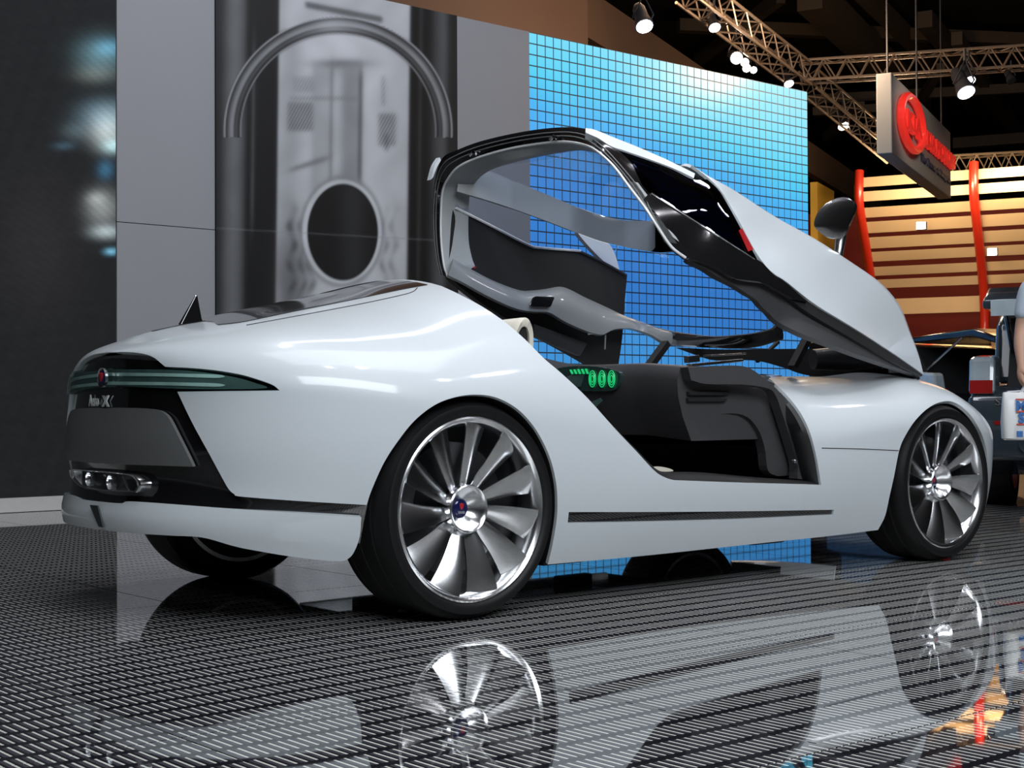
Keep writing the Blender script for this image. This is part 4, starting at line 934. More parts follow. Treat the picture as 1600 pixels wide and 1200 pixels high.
# exhaust: one wide chrome outlet set in the black shell
ex = empty('exhaust', (0, 0, 0), car)
def rx(px, py, x): return hit(px, py, 0, x)
eo = np.vstack([[(106, 734)], [(113, 733)], spl([(140, 735), (180, 738), (203, 741)], 3), spl([(210, 744), (217, 752), (218, 762), (213, 770)], 3), spl([(195, 769), (160, 767), (132, 764)], 3), spl([(120, 758), (109, 746)], 3)])
ec = eo.mean(0)
_ex0 = -.932
def expt(px_, py_, off=0.):
    y_ = 0.
    for _ in range(25): y_ = .5*y_+.5*float(np.clip(hit(px_, py_, 0, _ex0+off+.22*min(abs(y_), .4)**2.1)[1], -.45, .42))
    return hit(px_, py_, 0, _ex0+off+.22*min(abs(y_), .4)**2.1)
def esec(k, off): q = ec+(eo-ec)*k; return np.array([expt(x, y, 0)+[off, 0, 0] for x, y in q])
v, f = loft([esec(1, .07), esec(1, .004), esec(.965, .0), esec(.88, .003), esec(.86, .03)], True, False)
autosmooth(fixn(part('exhaust_frame', (v, f), M['alu'], ex)), 40)
v, f = loft([esec(.95, .028), esec(.95, .031)]); part('exhaust_void', (v, f), M['black'], ex)
for px_, py_ in ((133, 749), (166, 754)):
    q = expt(px_, py_)+[.012, 0, 0]; autosmooth(part('exhaust_pipe', lathe([(.020, .016), (.024, .0), (.027, .0), (.027, .018)], 24, 'x', q), M['alu'], ex), 40)
part('exhaust_divider', bar(expt(186, 744)+[.014, 0, 0], expt(196, 766)+[.014, 0, 0], .006, .008), M['alu'], ex)
# rear emblem and model lettering
e0 = hit(145, 590, 1, 0.0); nb = S(0.002, t_of_z(0, float(e0[2])))
def rearpt(dz): return float(S(.0, t_of_z(0, dz))[0])
ez = float(e0[2]); xe = rearpt(ez)-.018
autosmooth(part('rear_emblem', lathe([(0, .004), (.030, .003), (.034, -.002), (.034, .008), (0, .008)], 32, 'x', (xe-.004, 0, ez)), M['silver'], car), 40)
autosmooth(part('rear_emblem_face', lathe([(0, -.003), (.026, -.002), (.027, .004), (0, .004)], 32, 'x', (xe-.003, 0, ez)), M['badge'], car), 40)
sh = [(-.012, .017), (-.005, .012), (0, .018), (.005, .012), (.012, .017), (.011, .0), (.005, -.009), (0, -.014), (-.005, -.009), (-.011, .0)]
V = [(xe-.009, -a, ez+b) for a, b in sh]+[(xe-.004, -a, ez+b) for a, b in sh]; k = len(sh)
fixn(part('rear_emblem_crest', (V, [tuple(range(k)), tuple(range(2*k-1, k-1, -1))]+[(i, (i+1) % k, k+(i+1) % k, k+i) for i in range(k)]), M['badge_red'], car))
for nm, wd_, px_, py_, sz, sx_, bo in (('model_name', 'Aero', 142, 634, .058, .72, .0008), ('model_letter', 'X', 160.5, 634, .050, 1.25, .003)):
    P_, n_ = rear_pt(px_, py_, -.011); ex_ = np.cross(UZ_ := np.array([0, 0, 1.]), n_); text_part(nm, wd_, sz, tuple(P_), tuple(ex_), (0, 0, 1), M['whitelip'], car, .002, bo, sx_)
# ------------------------------------------------------------------ the hall beyond the stand
def at(px, py, D): return CAM+ray(px, py)*D
AH = YAW+math.atan((1900-800)/FPX); DH = np.array([math.sin(AH), math.cos(AH), 0]); EH = np.array([math.cos(AH), -math.sin(AH), 0]); UZ = np.array([0, 0, 1.])
M['ceil'] = mat('hall_ceiling', (.055, .040, .030), .8, var=.4, vscale=.6)
M['beam'] = mat('ceiling_beam', (.17, .12, .085), .7, var=.25, vscale=2)
M['truss'] = mat('truss_aluminium', (.30, .22, .16), .4, .5, var=.15)
M['fascia'] = mat('brown_fascia', (.115, .066, .043), .7, var=.06, vscale=2)
M['redwall'] = mat('red_wall', (.40, .035, .02), .6, var=.2, vscale=1.5)
M['yellow'] = mat('yellow_panel', (.62, .38, .05), .6, var=.15, vscale=2)
M['slat'] = mat('tan_slat', (.55, .40, .25), .5, var=.06, vscale=3)
M['post'] = mat('red_post', (.42, .02, .008), .35, coat=.5, var=.06)
M['signbox'] = mat('sign_box', (.27, .26, .245), .6, var=.04)
M['neon'] = mat('red_sign_letter', (.6, .02, .015), .3, emit=(.85, .03, .02), es=.55, coat=.5)
M['navy'] = mat('dark_sign_letter', (.03, .035, .07), .5, var=.1)
M['lampglow'] = mat('lamp_glow', (1, 1, 1), .4, emit=(1.0, .93, .82), es=14)
M['coolglow'] = mat('cool_lamp_glow', (1, 1, 1), .4, emit=(.93, .93, 1.0), es=9)
M['lampcase'] = mat('lamp_case', (.02, .02, .024), .5, var=.2)
M['tan'] = mat('tan_counter', (.62, .40, .20), .5, var=.06)
# ceiling, side and end walls of the hall
ce = part('ceiling', box((-30, -30, 11.0), (60, 40, 11.3)), M['ceil']); tag(ce, 'dark roof of the exhibition hall', kind='structure')
for i, (a, b) in enumerate((((-30, 40, 0), (60, 40.3, 11)), ((60, -30, 0), (60.3, 40, 11)), ((-30, -30.3, 0), (60, -30, 11)), ((-30.3, -30, 0), (-30, 40, 11)))):
    tag(part(('wall_far', 'wall_end', 'wall_near', 'wall_start')[i], box(a, b), M['ceil']), 'dark far wall of the hall', kind='structure')
hn = part('hall_floor', box((-30, -30, -.08), (X0+NX, Y0-1, -.012)), M['hall']); tag(hn, 'dark hall floor in front of the stand', kind='structure')
h3 = part('hall_floor', box((-30, Y0-1, -.08), (X0-2, WY+.5, -.012)), M['hall']); tag(h3, 'dark hall floor beside the stand', kind='structure')
def roof_beam(p, q, z, w, h, lab):
    a = hit(*p, 2, z); b = hit(*q, 2, z); o = part('ceiling_beam', bar(a, b, w, h), M['beam']); tag(o, lab, kind='structure'); return o
rb = [((1265, -10), (1440, 160), 9.6, .55, .7), ((1330, -30), (1530, 170), 10.2, .3, .4), ((1445, 30), (1600, 215), 10.0, .35, .4), ((1090, 95), (1220, -5), 10.4, .22, .3), ((1060, 40), (1600, 62), 10.2, .3, .3), ((1200, 160), (1600, 138), 9.0, .22, .25), ((1270, 175), (1400, 168), 8.2, .2, .2), ((1440, 155), (1470, 105), 8.8, .2, .2), ((1495, 60), (1590, 210), 9.2, .25, .3), ((1290, 215), (1345, 165), 8.0, .18, .2), ((1490, 225), (1620, 215), 8.2, .35, .3)]
for k, (p, q, z, w, h) in enumerate(rb): roof_beam(p, q, z, w, h, 'brown steel beam under the hall roof')
# brown fascia hung over the neighbouring booths
p1, p2 = hit(880, -36, 2, 5.6), hit(1372, 299, 2, 5.6); dv = p2-p1; Lf = np.linalg.norm(dv); dv /= Lf; nf = np.cross(dv, UZ)
p1 = p1+dv*((WY+2.3-p1[1])/dv[1]); Lf = np.linalg.norm(p2-p1)
zb_ = float(hit_plane(1354, 327, p1, nf)[2])
fa = part('trim_1', obox((p1+p2)/2-UZ*(5.6-zb_)/2, (dv, nf, UZ), (Lf/2, .08, (5.6-zb_)/2)), M['fascia']); tag(fa, 'long brown fascia panel hung over the booths', kind='structure')
xr_ = float(p1[0]); fb = part('wall_hall', box((-2, WY+2.2, 0), (xr_, WY+2.4, 8.5)), M['fascia']); tag(fb, 'plain brown hall wall rising behind the stand wall', kind='structure')
# red and yellow booth wall below it
_yp = at(1285, 292, 25); yw = obox((_yp[0], _yp[1], _yp[2]/2-.006), (DH, EH, UZ), (.6, .06, _yp[2]/2+.006)); tag(part('yellow_panel', yw, M['yellow']), 'yellow display panel behind the blue video wall', 'panel')
rwl = part('wall_booth', obox(np.append(at(1440, 400, 27)[:2], 2.2), (EH, DH, UZ), (5.0, .08, 2.2)), M['redwall']); tag(rwl, 'red booth wall behind the slats', kind='structure')
# ---- slat screen: wavy red posts with tan boards
sl_ = empty('slat_screen', tuple(np.append(at(1368, 640, 24.3)[:2], 0))); tag(sl_, 'tall screen of tan horizontal slats on curved red posts', 'screen'); O3 = np.array(sl_.location)
LY = [(288, 303), (304-8, 311), (318, 333), (342, 356), (362, 378), (384, 400), (405, 419), (427, 440), (446, 459)]
LY = [(296, 311), (318, 333), (342, 356), (362, 378), (384, 400), (405, 419), (427, 440), (446, 459), (476, 500)]
def lean(z): return -.95*np.clip((z-1.9)/2.1, 0, 1)**1.3+.12*math.sin((z-1.9)*2.2)
def wallpt(u, z): return O3*[1, 1, 0]+EH*u+DH*lean(z)+UZ*z
def zpx(py): return CAM[2]+(643-py)/FPX*24.0
for (a, b) in LY:
    z1, z0 = zpx(a), zpx(b); V = []
    for u in (0.03, 5.2):
        for z, t_ in ((z0, 0), (z1, 0), (z1, .03), (z0, .03)): V.append(wallpt(u, z)+DH*t_-O3)
    part('slat', (V, [(0, 1, 2, 3), (7, 6, 5, 4), (0, 4, 5, 1), (1, 5, 6, 2), (2, 6, 7, 3), (3, 7, 4, 0)]), M['slat'], sl_)
for u in (.0, 1.78, 3.6, 5.2):
    P = [wallpt(u, z)-DH*.06-O3 for z in np.linspace(.0, zpx(286), 24)]; autosmooth(part('post', tube(P, .075, 10), M['post'], sl_), 60)
for px_, py_ in ((1440, 353), (1551, 394)):
    p = at(px_, py_, 22.7); bx_ = empty('booth_lamp', tuple(p)); tag(bx_, 'small square lamp shining between the two curved red posts' if px_ < 1500 else 'small square lamp shining on the slats above the open boot', 'lamp')
    part('lamp_box', obox((0, 0, 0), (EH, DH, UZ), (.075, .05, .06)), M['lampcase'], bx_); part('lamp_face', obox(-DH*.052, (EH, DH, UZ), (.07, .004, .055)), M['lampglow'], bx_)
lamp('booth_wash', 'AREA', tuple(at(1450, 300, 21.6)+UZ*.3), tuple(at(1470, 345, 24)), 70, (1, .74, .42), shape='RECTANGLE', size=1.2, size_y=.3)
lamp('booth_wash', 'AREA', tuple(at(1600, 285, 21.8)+UZ*.3), tuple(at(1590, 345, 24)), 45, (1, .74, .42), shape='RECTANGLE', size=1.0, size_y=.3)
lamp('booth_glow', 'POINT', tuple(at(1400, 300, 20)), (0, 0, 0), 150, (1, .70, .42), shadow_soft_size=.3)
lamp('truss_glow', 'POINT', tuple(at(1290, 60, 15)), (0, 0, 0), 170, (1, .72, .48), shadow_soft_size=.3)
lamp('hall_glow', 'POINT', tuple(at(1000, -60, 15)), (0, 0, 0), 85, (1, .66, .42), shadow_soft_size=.4)
lamp('sign_fill', 'SPOT', tuple(at(1560, 60, 13.5)), tuple(at(1440, 200, 16)), 160, (1, .88, .72), spot_size=.7, spot_blend=.7, shadow_soft_size=.2)  # added spot that only brightens the sign face, no fixture modelled
# counter below the slats
ct = part('counter', obox(np.append(at(1450, 560, 20)[:2], .75), (EH, DH, UZ), (.62, .3, .762)), M['tan']); tag(bevel(ct, .02), 'tan counter block standing before the slat screen', 'counter')
ct = part('low_partition', obox(np.append(at(1500, 560, 21.5)[:2], .85), (EH, DH, UZ), (2.2, .2, .862)), M['tan']); tag(bevel(ct, .02), 'low tan partition at the foot of the slat screen', 'partition')
# ---- red lettered sign box
sg0 = at(1393, 113, 15.0); sg1 = at(1393, 239.5, 15.0); zt_, zb2 = float(sg0[2]), float(sg1[2]); base = np.array([sg0[0], sg0[1], zb2])
Lg = 1.0
for L_ in np.linspace(.5, 9, 400):
    if proj(base+DH*L_)[0] > 1486: Lg = L_; break
sgn = empty('hanging_sign', tuple(base)); tag(sgn, 'hanging white sign box with red oval emblem and red letters', 'sign'); hS = zt_-zb2
bevel(part('sign_box', obox(DH*Lg/2-EH*.08+UZ*hS/2, (DH, EH, UZ), (Lg/2, .08, hS/2)), M['signbox'], sgn), .01)
oc = DH*Lg*.23+EH*.05+UZ*hS*.535; rw_, rh_ = Lg*.17, hS*.33
part('emblem_ring', tube([oc+DH*rw_*math.cos(a)+UZ*rh_*math.sin(a) for a in np.linspace(0, 2*math.pi, 41)[:-1]], .045, 8, True), M['neon'], sgn)
th = hS*.30; text_part('emblem_word', 'KIA', th, tuple(oc-UZ*th*.36), DH, UZ, M['neon'], sgn, .03, .012, rw_*1.45/(th*1.75))
text_part('sign_word', 'KIA MOTORS', hS*.26, tuple(DH*Lg*.735+EH*.03+UZ*hS*.44), DH, UZ, M['neon'], sgn, .03, .012, Lg*.53/(hS*.26*5.9))
for wd_, u_ in (('The', .42), ('Power', .535), ('to', .71), ('Surprise', .775)): text_part('slogan_word', wd_, hS*.14, tuple(DH*Lg*u_+EH*.012+UZ*hS*.2), DH, UZ, M['navy'], sgn, .008, .003, Lg*.56/(hS*.14*9.6), 'LEFT')
for k in (.05, .5, .95):
    a = DH*Lg*k-EH*.08+UZ*hS; part('hanging_wire', tube([a, a+UZ*(10.95-zt_)], .012, 5), M['lampcase'], sgn)
# ---- lighting trusses
def truss(px_a, px_b, Da, Db, ht, lab, n=14):
    A, B = at(*px_a, Da), at(*px_b, Db); t = empty('lighting_truss', tuple(A)); tag(t, lab, 'truss', 'lighting trusses under the roof')
    d = B-A; L_ = np.linalg.norm(d); d /= L_; s_ = np.cross(d, UZ); s_ /= np.linalg.norm(s_); u = np.cross(s_, d)
    offs = [s_*ht/2+u*ht/2, -s_*ht/2+u*ht/2, s_*ht/2-u*ht/2, -s_*ht/2-u*ht/2]
    for o_ in offs: part('chord', tube([o_, o_+d*L_], ht*.07, 6), M['truss'], t)
    br = []
    for f0, f1 in ((0, 2), (1, 3), (2, 3), (0, 1)):
        for k in range(n):
            a, b = (f0, f1) if k % 2 == 0 else (f1, f0); br.append(tube([offs[a]+d*L_*k/n, offs[b]+d*L_*(k+1)/n], ht*.04, 4))
    o = part('lattice', cat(*br), M['truss'], t); return t
truss((1075, -18), (1252, 117), 15, 17.5, .26, 'diagonal lattice truss above the blue video wall', 16)
truss((1262, 125), (1400, 240), 17.6, 20, .24, 'diagonal lattice truss running behind the sign box', 16)
truss((1250, 113), (1660, 86), 17.5, 17.0, .24, 'level lattice truss above the sign box', 22)
truss((1440, 262), (1660, 250), 24, 24, .3, 'far lattice truss over the slat screen', 16)
def spot(px_, py_, D, r, aim, glow, lab):
    p = at(px_, py_, D); s0 = empty('stage_spotlight', tuple(p)); tag(s0, lab, 'spotlight', 'spotlights hung from the trusses')
    d = np.array(aim, float); d /= np.linalg.norm(d); q = np.cross(d, [0, 0, 1.]); q = q/np.linalg.norm(q) if np.linalg.norm(q) > .05 else np.array([1., 0, 0])
    autosmooth(part('housing', tube([-d*r*3.2, -d*r*2.6, -d*r*1.2, d*0, d*r*.35], [r*.5, r*.75, r*.8, r*1.05, r*1.1], 16), M['lampcase'], s0), 50)
    autosmooth(part('lens', tube([d*r*.36, d*r*.42], r*.95, 16), glow, s0), 50)
    part('yoke', tube([q*r*1.1-d*r, q*r*1.15+UZ*r*1.2, UZ*r*3.4, -q*r*1.15+UZ*r*1.2, -q*r*1.1-d*r], r*.12, 5), M['lampcase'], s0)
    part('clamp', tube([UZ*r*3.3, UZ*r*4.6], r*.2, 6), M['lampcase'], s0)
    return s0
cw = (-.25, -.55, -.85)
s9 = spot(1006, 38, 14, .085, cw, M['coolglow'], 'black spotlight hanging above the video wall near the brown fascia'); part('drop_pole', tube([UZ*.35, UZ*(10.98-s9.location.z)], .015, 6), M['lampcase'], s9)
spot(1116, 41, 15.5, .065, cw, M['lampglow'], 'bright spotlight fixed under the diagonal truss')
for px_, py_, r, D_ in ((1150, 90, .07, 16.2), (1163, 97, .05, 16.6), (1166, 106, .05, 16.95), (1177, 109, .042, 17.1)): spot(px_, py_, D_, r, (-.5, -.75, -.4), M['lampglow'], 'largest round warm lamp of the cluster over the video wall' if r > .06 else 'small warm lamp in the cluster over the video wall edge')
spot(1232, 129, 17.4, .06, cw, M['lampglow'], 'small spotlight at the corner of the trusses')
spot(1317, 195, 19, .075, cw, M['lampglow'], 'bright spotlight under the truss beside the sign box')
spot(1508, 141, 16, .10, cw, M['coolglow'], 'large cool spotlight hanging right of the sign')
spot(1514, 124, 16.8, .07, cw, M['coolglow'], 'smaller cool spotlight behind the large one')
spot(1580, 125, 17, .05, cw, M['lampcase'], 'unlit dark spotlight on the level truss')
# ---- cars behind
M['darkpaint'] = mat('dark_car_paint', (.012, .012, .016), .15, coat=1, var=.1); M['bluepaint'] = mat('blue_grey_car_paint', (.035, .05, .065), .2, coat=1, var=.1)
M['carglass'] = mat('dark_car_glass', (.01, .012, .014), .05, coat=1); M['redlens'] = mat('red_lamp_lens', (.35, .015, .015), .15, coat=1, var=.1); M['clearlens'] = mat('clear_lamp_lens', (.42, .50, .55), .1, coat=1, var=.2, vscale=12)
def extr(prof, w, org, ax, mt, name, parent, y0=0.):
    """profile (along, z) extruded across the car"""
    V = [org*0+ax[0]*a+UZ*z+ax[1]*(y0-w/2) for a, z in prof]+[org*0+ax[0]*a+UZ*z+ax[1]*(y0+w/2) for a, z in prof]; k = len(prof)
    o = part(name, (V, [tuple(range(k)), tuple(range(2*k-1, k-1, -1))]+[(i, k+i, k+(i+1) % k, (i+1) % k) for i in range(k)]), mt, parent); fixn(o); return o
def estate(org, fw, sd, mt, name, lab, L=4.6, W=1.78):
    """estate car with raised tailgate; fw = forward direction, sd = sideways"""
    c = empty(name, tuple(org)); tag(c, lab, 'car'); ax = (fw, sd); Z3 = np.zeros(3)
    low = [(.0, .38), (.03, .80), (.10, .86), (1.2, .90), (3.2, .92), (4.1, .84), (4.55, .66), (4.6, .36), (4.2, .24), (.5, .24)]
    autosmooth(bevel(extr(low, W, Z3, ax, mt, 'body', c), .05, 3), 40)
    cab = [(.28, .88), (.42, 1.30), (.60, 1.40), (1.6, 1.45), (2.3, 1.42), (3.2, .92)]
    autosmooth(bevel(extr(cab, W*.86, Z3, ax, mt, 'roof', c), .05, 3), 40)
    wn_ = [(.42, .94), (.52, 1.27), (.70, 1.34), (1.6, 1.38), (2.25, 1.35), (2.95, .94)]
    for sg in (-1, 1): extr(wn_, .02, Z3, ax, M['carglass'], 'side_window', c, sg*W*.43)
    extr([(.10, .80), (.30, .86), (.46, 1.32), (.42, 1.34), (.22, .95)], W*.74, Z3, ax, M['black'], 'boot_opening', c)
    bu = [(-.10, .36), (-.12, .58), (-.06, .80), (.25, .80), (.3, .36)]; autosmooth(bevel(extr(bu, W*1.0, Z3, ax, mt, 'rear_bumper', c), .04, 3), 40)
    for sg in (-1, 1):
        tl_ = extr([(-.03, .80), (.02, 1.06), (.30, 1.08), (.26, .80)], .17, Z3, ax, M['clearlens'], 'tail_lamp', c, sg*(W*.5-.085)); bevel(tl_, .03)
        extr([(-.045, .81), (-.03, .90), (.1, .90), (.1, .81)], .15, Z3, ax, M['redlens'], 'lamp_red_band', tl_, sg*(W*.5-.085))
        extr([(-.125, .60), (-.125, .625), (-.1, .625), (-.1, .60)], .28, Z3, ax, M['redlens'], 'bumper_reflector', c, sg*(W*.5-.32))
        for a in (.85, 3.55):
            o = extr([(a+.32*math.cos(t), .32+.32*math.sin(t)) for t in np.linspace(0, 2*math.pi, 25)[:-1]], .2, Z3, ax, M['rubber'], 'wheel', c, sg*(W*.5-.09))
            extr([(a+.20*math.cos(t), .32+.20*math.sin(t)) for t in np.linspace(0, 2*math.pi, 17)[:-1]], .21, Z3, ax, M['alu'], 'wheel_disc', o, sg*(W*.5-.09))
    p = -sd*W*.28-fw*.13+UZ*.47; autosmooth(part('tail_pipe', tube([p, p+fw*.1], .055, 16, cap=False), M['alu'], c), 50)
    tg = [(.50, 1.38), (.46, 1.44), (-.35, 1.50), (-.62, 1.40), (-.60, 1.34), (-.3, 1.42)]
    t_ = autosmooth(bevel(extr(tg, W*.80, Z3, ax, mt, 'tailgate', c), .02, 2), 40)
    extr([(-.60, 1.40), (-.625, 1.40), (-.615, 1.30), (-.59, 1.30)], W*.74, Z3, ax, M['clearlens'], 'tailgate_edge', t_)
    for sg in (-1, 1): part('gas_strut', tube([sd*sg*W*.36+fw*.30+UZ*1.1, sd*sg*W*.36-fw*.15+UZ*1.42], .014, 6), M['silver'], c)
    return c
nc_ = np.append(at(1514, 640, 9.9)[:2], -.012); cB = estate(nc_+EH*.89, DH, EH, M['bluepaint'], 'estate_car', 'blue-grey estate car with open tailgate and dark boot')
text_part('boot_lettering', 'SAAB', .075, tuple(-EH*.62-DH*.085+UZ*.73), EH, UZ, M['silver'], cB, .004)
fc_ = np.append(at(1450, 640, 14.5)[:2], -.012); a2 = AH-1.05; d2 = np.array([math.sin(a2), math.cos(a2), 0]); e2 = np.array([math.cos(a2), -math.sin(a2), 0])
cC = estate(np.append(at(1520, 640, 15.0)[:2], -.012)+e2*.3, d2*1.0, e2, M['darkpaint'], 'estate_car', 'black estate car with raised tailgate in front of the tan counter')
# ------------------------------------------------------------------ visitor with a carrier bag at the edge of the stand
M['skin'] = mat('skin', (.52, .30, .21), .5, var=.05); M['shirt'] = mat('pale_blue_shirt', (.50, .58, .68), .7, bump=.2, var=.05); M['jeans'] = mat('dark_jeans', (.03, .04, .07), .8, bump=.3, var=.15)
M['hair'] = mat('brown_hair', (.05, .03, .02), .6, var=.3, vscale=80); M['bag'] = mat('white_plastic_bag', (.72, .74, .74), .3, var=.04); M['bprint'] = mat('bag_blue_print', (.04, .16, .45), .5); M['bred'] = mat('bag_red_print', (.6, .08, .05), .5)
PD = 8.1; PG = np.append(at(1671, 640, PD)[:2], -.0); PR_ = np.array([RM[0][0], RM[0][1], 0]); PR_ /= np.linalg.norm(PR_); PF_ = np.array([-PR_[1], PR_[0], 0])
pe = empty('person', tuple(PG)); tag(pe, 'person in a pale shirt and dark jeans carrying a white bag', 'person')
def sk(name, chains, mt, parent, sub=2):
    """chains: lists of (lateral, depth, z, radius) joints; shared joints join up"""
    V = []; R_ = []; E_ = []; idx = {}
    for ch in chains:
        prev = None
        for a, d, z, r in ch:
            key = (round(a, 4), round(d, 4), round(z, 4))
            if key not in idx: idx[key] = len(V); V.append(tuple(PR_*a+PF_*d+UZ*z)); R_.append(r)
            if prev is not None: E_.append((prev, idx[key]))
            prev = idx[key]
    me = bpy.data.meshes.new(name); me.from_pydata(V, E_, [])
    bm = bmesh.new(); bm.from_mesh(me); ly = bm.verts.layers.skin.verify()
    for i, v_ in enumerate(bm.verts): v_[ly].radius = (R_[i], R_[i]); v_[ly].use_root = (i == 0)
    bm.to_mesh(me); bm.free()
    o = link(name, me, mt, parent); o.modifiers.new('skin', 'SKIN').use_smooth_shade = True; ss = o.modifiers.new('sub', 'SUBSURF'); ss.levels = sub; ss.render_levels = sub
    dg = bpy.context.evaluated_depsgraph_get(); dg.update(); m2 = bpy.data.meshes.new_from_object(o.evaluated_get(dg)); o.modifiers.clear(); o.data = m2
    if not m2.materials: m2.materials.append(mt)
    return o
hx, hy, hz = -.285, -.06, .955                                     # wrist of the carrying hand
arm_l = [(-.09, 0, 1.40, .075), (-.20, 0, 1.39, .062), (-.25, .02, 1.15, .046), (-.275, -.02, 1.05, .042), (hx, hy, hz, .028), (hx-.002, hy-.01, hz-.045, .030), (hx-.004, hy-.012, hz-.085, .026)]
arm_r = [(.09, 0, 1.40, .075), (.20, 0, 1.39, .062), (.25, .03, 1.12, .046), (.27, -.02, 1.0, .04), (.275, -.05, .87, .028), (.275, -.06, .82, .030), (.275, -.065, .78, .024)]
fing = []
for k, (da, ln) in enumerate(((-.024, .9), (-.008, 1.0), (.008, .95), (.022, .78))):
    b0 = (hx-.004+.0, hy-.012, hz-.085, .026); p1 = (hx-.004, hy-.012+da*1.0, hz-.105, .0095)
    fing.append([b0, p1, (hx+.012*ln, hy-.012+da*1.05, hz-.105-.026*ln, .009), (hx+.034*ln, hy-.012+da, hz-.105-.030*ln, .0085), (hx+.042*ln, hy-.012+da*.95, hz-.105-.010*ln, .008)])
fing.append([(hx-.002, hy-.01, hz-.045, .030), (hx+.014, hy-.045, hz-.065, .012), (hx+.026, hy-.05, hz-.09, .010), (hx+.034, hy-.035, hz-.105, .009)])
fr = [[(.275, -.065, .78, .024), (.275, -.065+da, .755, .0095), (.272, -.065+da, .72, .009), (.265, -.068+da, .69, .008)] for da in (-.024, -.008, .008, .022)]+[[(.275, -.06, .82, .030), (.262, -.095, .79, .011), (.258, -.10, .76, .009)]]
spine = [(0, 0, .95, .13), (0, .0, 1.10, .125), (0, 0, 1.28, .14), (0, 0, 1.40, .10), (0, -.005, 1.48, .055), (0, -.015, 1.54, .07), (0, -.01, 1.63, .088), (0, 0, 1.70, .07)]
legs = [[(0, 0, .95, .13), (sg*.10, 0, .86, .095), (sg*.11, -.01, .50, .062), (sg*.115, .015, .28, .055), (sg*.115, .02, .09, .04), (sg*.12, -.10, .035, .034)] for sg in (-1, 1)]
sk('body', [spine, [(0, 0, 1.40, .10)]+arm_l, [(0, 0, 1.40, .10)]+arm_r]+legs+fing+fr, M['skin'], pe)
sk('shirt', [[(0, 0, .80, .165), (0, 0, .93, .160), (0, 0, 1.10, .150), (0, 0, 1.28, .155), (0, 0, 1.40, .115)], [(0, 0, 1.40, .115), (-.10, 0, 1.40, .088), (-.205, 0, 1.385, .078), (-.235, .012, 1.24, .066), (-.243, .016, 1.19, .062)], [(0, 0, 1.40, .115), (.10, 0, 1.40, .088), (.205, 0, 1.385, .078), (.235, .015, 1.24, .066), (.243, .02, 1.19, .062)]], M['shirt'], pe)
sk('trousers', [[(0, 0, .97, .142)]+[(sg*.10, 0, .85, .108), (sg*.11, -.01, .50, .078), (sg*.115, .015, .28, .07), (sg*.115, .02, .10, .065)] for sg in (-1, 1)], M['jeans'], pe)
for sg in (-1, 1): sk('shoe', [[(sg*.115, .07, .04, .042), (sg*.117, 0, .045, .046), (sg*.12, -.10, .035, .042), (sg*.122, -.17, .03, .034)]], M['black'], pe)
sk('hair', [[(0, .04, 1.55, .055), (0, .035, 1.64, .090), (0, .02, 1.71, .092), (0, -.025, 1.74, .070)]], M['hair'], pe)
for sg in (-1, 1):
    sk('eye', [[(sg*.03, -.088, 1.635, .010), (sg*.031, -.088, 1.636, .010)]], M['whitelip'], pe, 1); sk('ear', [[(sg*.088, .0, 1.63, .014), (sg*.09, .005, 1.60, .010)]], M['skin'], pe, 1)
sk('nose', [[(0, -.09, 1.63, .010), (0, -.112, 1.60, .014), (0, -.095, 1.59, .012)]], M['skin'], pe, 1); sk('mouth', [[(-.022, -.088, 1.562, .006), (0, -.096, 1.562, .007), (.022, -.088, 1.562, .006)]], M['redlens'], pe, 1)
# carrier bag held by the handles
bc = PG+PR_*(hx+.02)+PF_*(hy-.012); bz = hz-.13; bg = empty('carrier_bag', tuple(bc+UZ*(bz-.30))); tag(bg, 'white plastic carrier bag with blue lettering in the hand of the visitor', 'bag')
secs = []
for z, w, d_ in ((0, .15, .05), (.01, .165, .06), (.10, .17, .055), (.20, .165, .04), (.262, .16, .022), (.265, .158, .018)):
    secs.append([PR_*(.03+w*math.copysign(abs(math.cos(a))**.4, math.cos(a))*1.0)+PF_*d_*math.copysign(abs(math.sin(a))**.6, math.sin(a))+UZ*z for a in np.linspace(0, 2*math.pi, 33)[:-1]])
autosmooth(fixn(part('bag_body', loft(secs), M['bag'], bg)), 50)
for d_ in (-.012, .012):
    P = spl([tuple(PR_*(.03-.06)+PF_*d_+UZ*.26), tuple(PR_*(.03-.045)+PF_*d_+UZ*.285), tuple(PR_*.0+PF_*d_*.5+UZ*.302), tuple(PR_*(.03+.03)+PF_*d_+UZ*.29), tuple(PR_*(.03+.06)+PF_*d_+UZ*.26)], 6); part('handle', tube(P, .006, 6), M['bag'], bg)
text_part('bag_letter', 'M', .075, tuple(PR_*(-.05)-PF_*.056+UZ*.165), PR_, UZ, M['bprint'], bg, .002, .003)
text_part('bag_letter', 'S', .075, tuple(PR_*(-.05)-PF_*.062+UZ*.098), PR_, UZ, M['bprint'], bg, .002, .003)
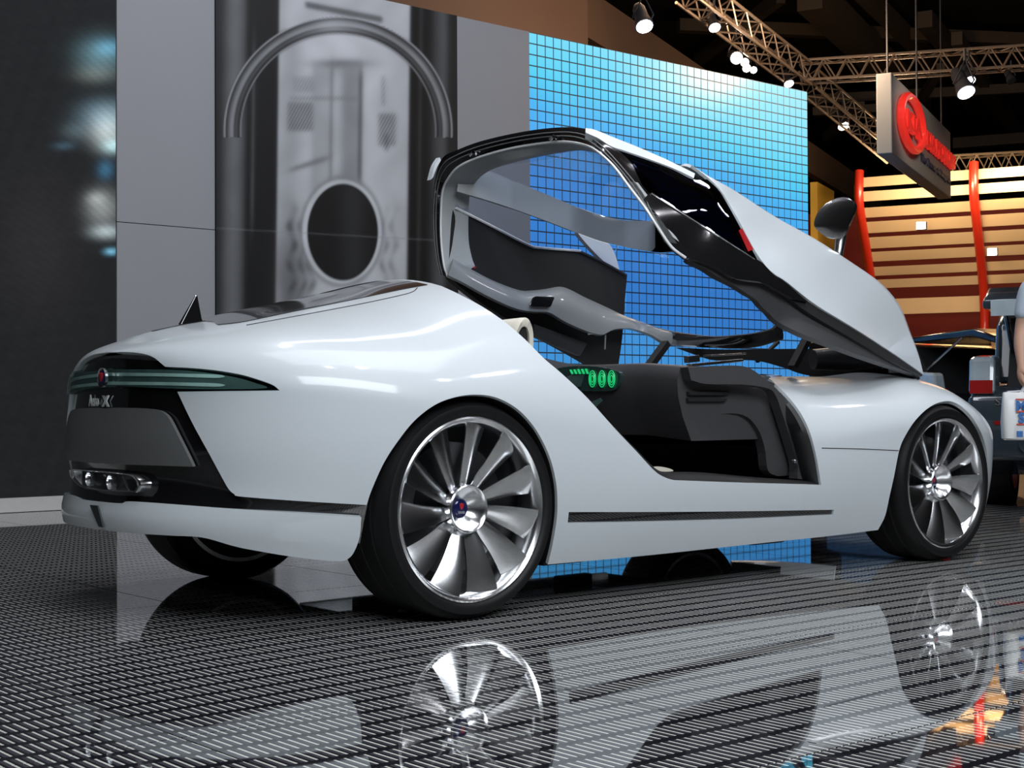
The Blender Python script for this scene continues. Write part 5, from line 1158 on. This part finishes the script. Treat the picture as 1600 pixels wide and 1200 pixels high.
for z in (.225, .158, .088): part('bag_band', obox(PR_*(-.02)-PF_*(.058 if z < .2 else .045)+UZ*z, (PR_, PF_, UZ), (.055, .004, .004)), M['bred'], bg)
part('bag_square', obox(PR_*(-.06)-PF_*.060+UZ*.035, (PR_, PF_, UZ), (.016, .003, .016)), M['bprint'], bg)
# ------------------------------------------------------------------ lamp rig above the front of the stand (mirrors in the dark side glass)
M['hotlamp'] = mat('bright_lamp_glow', (1, 1, 1), .4, emit=(.95, .93, 1.0), es=60)
rig = [((4.9, -3.5, 5.95), 'bright round lamp on the rig, second from its front end'), ((4.0, -4.3, 5.9), 'bright round lamp at the front end of the rig'), ((5.5, .45, 5.95), 'bright round lamp on the rig over the bonnet flank'), ((7.9, -1.2, 5.9), 'bright round lamp at the far end of the rig')]
def spot3(p, r, glow, lab):
    p = np.array(p, float); q_ = proj(p); s0 = spot(0, 0, 1, r, np.array([1.4, -.4, 1.4])-p, glow, lab); s0.location = tuple(p); return s0
for p, lab in rig: spot3(p, .17, M['hotlamp'], lab)
for a, b, lab in (((3.6, -4.6, 6.9), (5.3, -3.2, 6.9), 'short lattice truss carrying the front rig lamps'), ((5.2, .8, 6.9), (8.3, -1.5, 6.9), 'lattice truss carrying the far rig lamps')):
    A, B = np.array(a), np.array(b); t = empty('lighting_truss', tuple(A)); tag(t, lab, 'truss', 'lighting trusses under the roof'); d = B-A; L_ = np.linalg.norm(d); d /= L_; s_ = np.cross(d, UZ)
    of = [s_*.13+UZ*.13, -s_*.13+UZ*.13, s_*.13-UZ*.13, -s_*.13-UZ*.13]
    for o_ in of: part('chord', tube([o_, o_+d*L_], .02, 6), M['truss'], t)
    part('lattice', cat(*[tube([of[i if k % 2 == 0 else j]+d*L_*k/12, of[j if k % 2 == 0 else i]+d*L_*(k+1)/12], .01, 4) for i, j in ((0, 2), (1, 3), (0, 1), (2, 3)) for k in range(12)]), M['truss'], t)
    for k in (.1, .9): q = d*L_*k+UZ*.13; part('hanging_wire', tube([q, q+UZ*4.0], .008, 5), M['lampcase'], t)
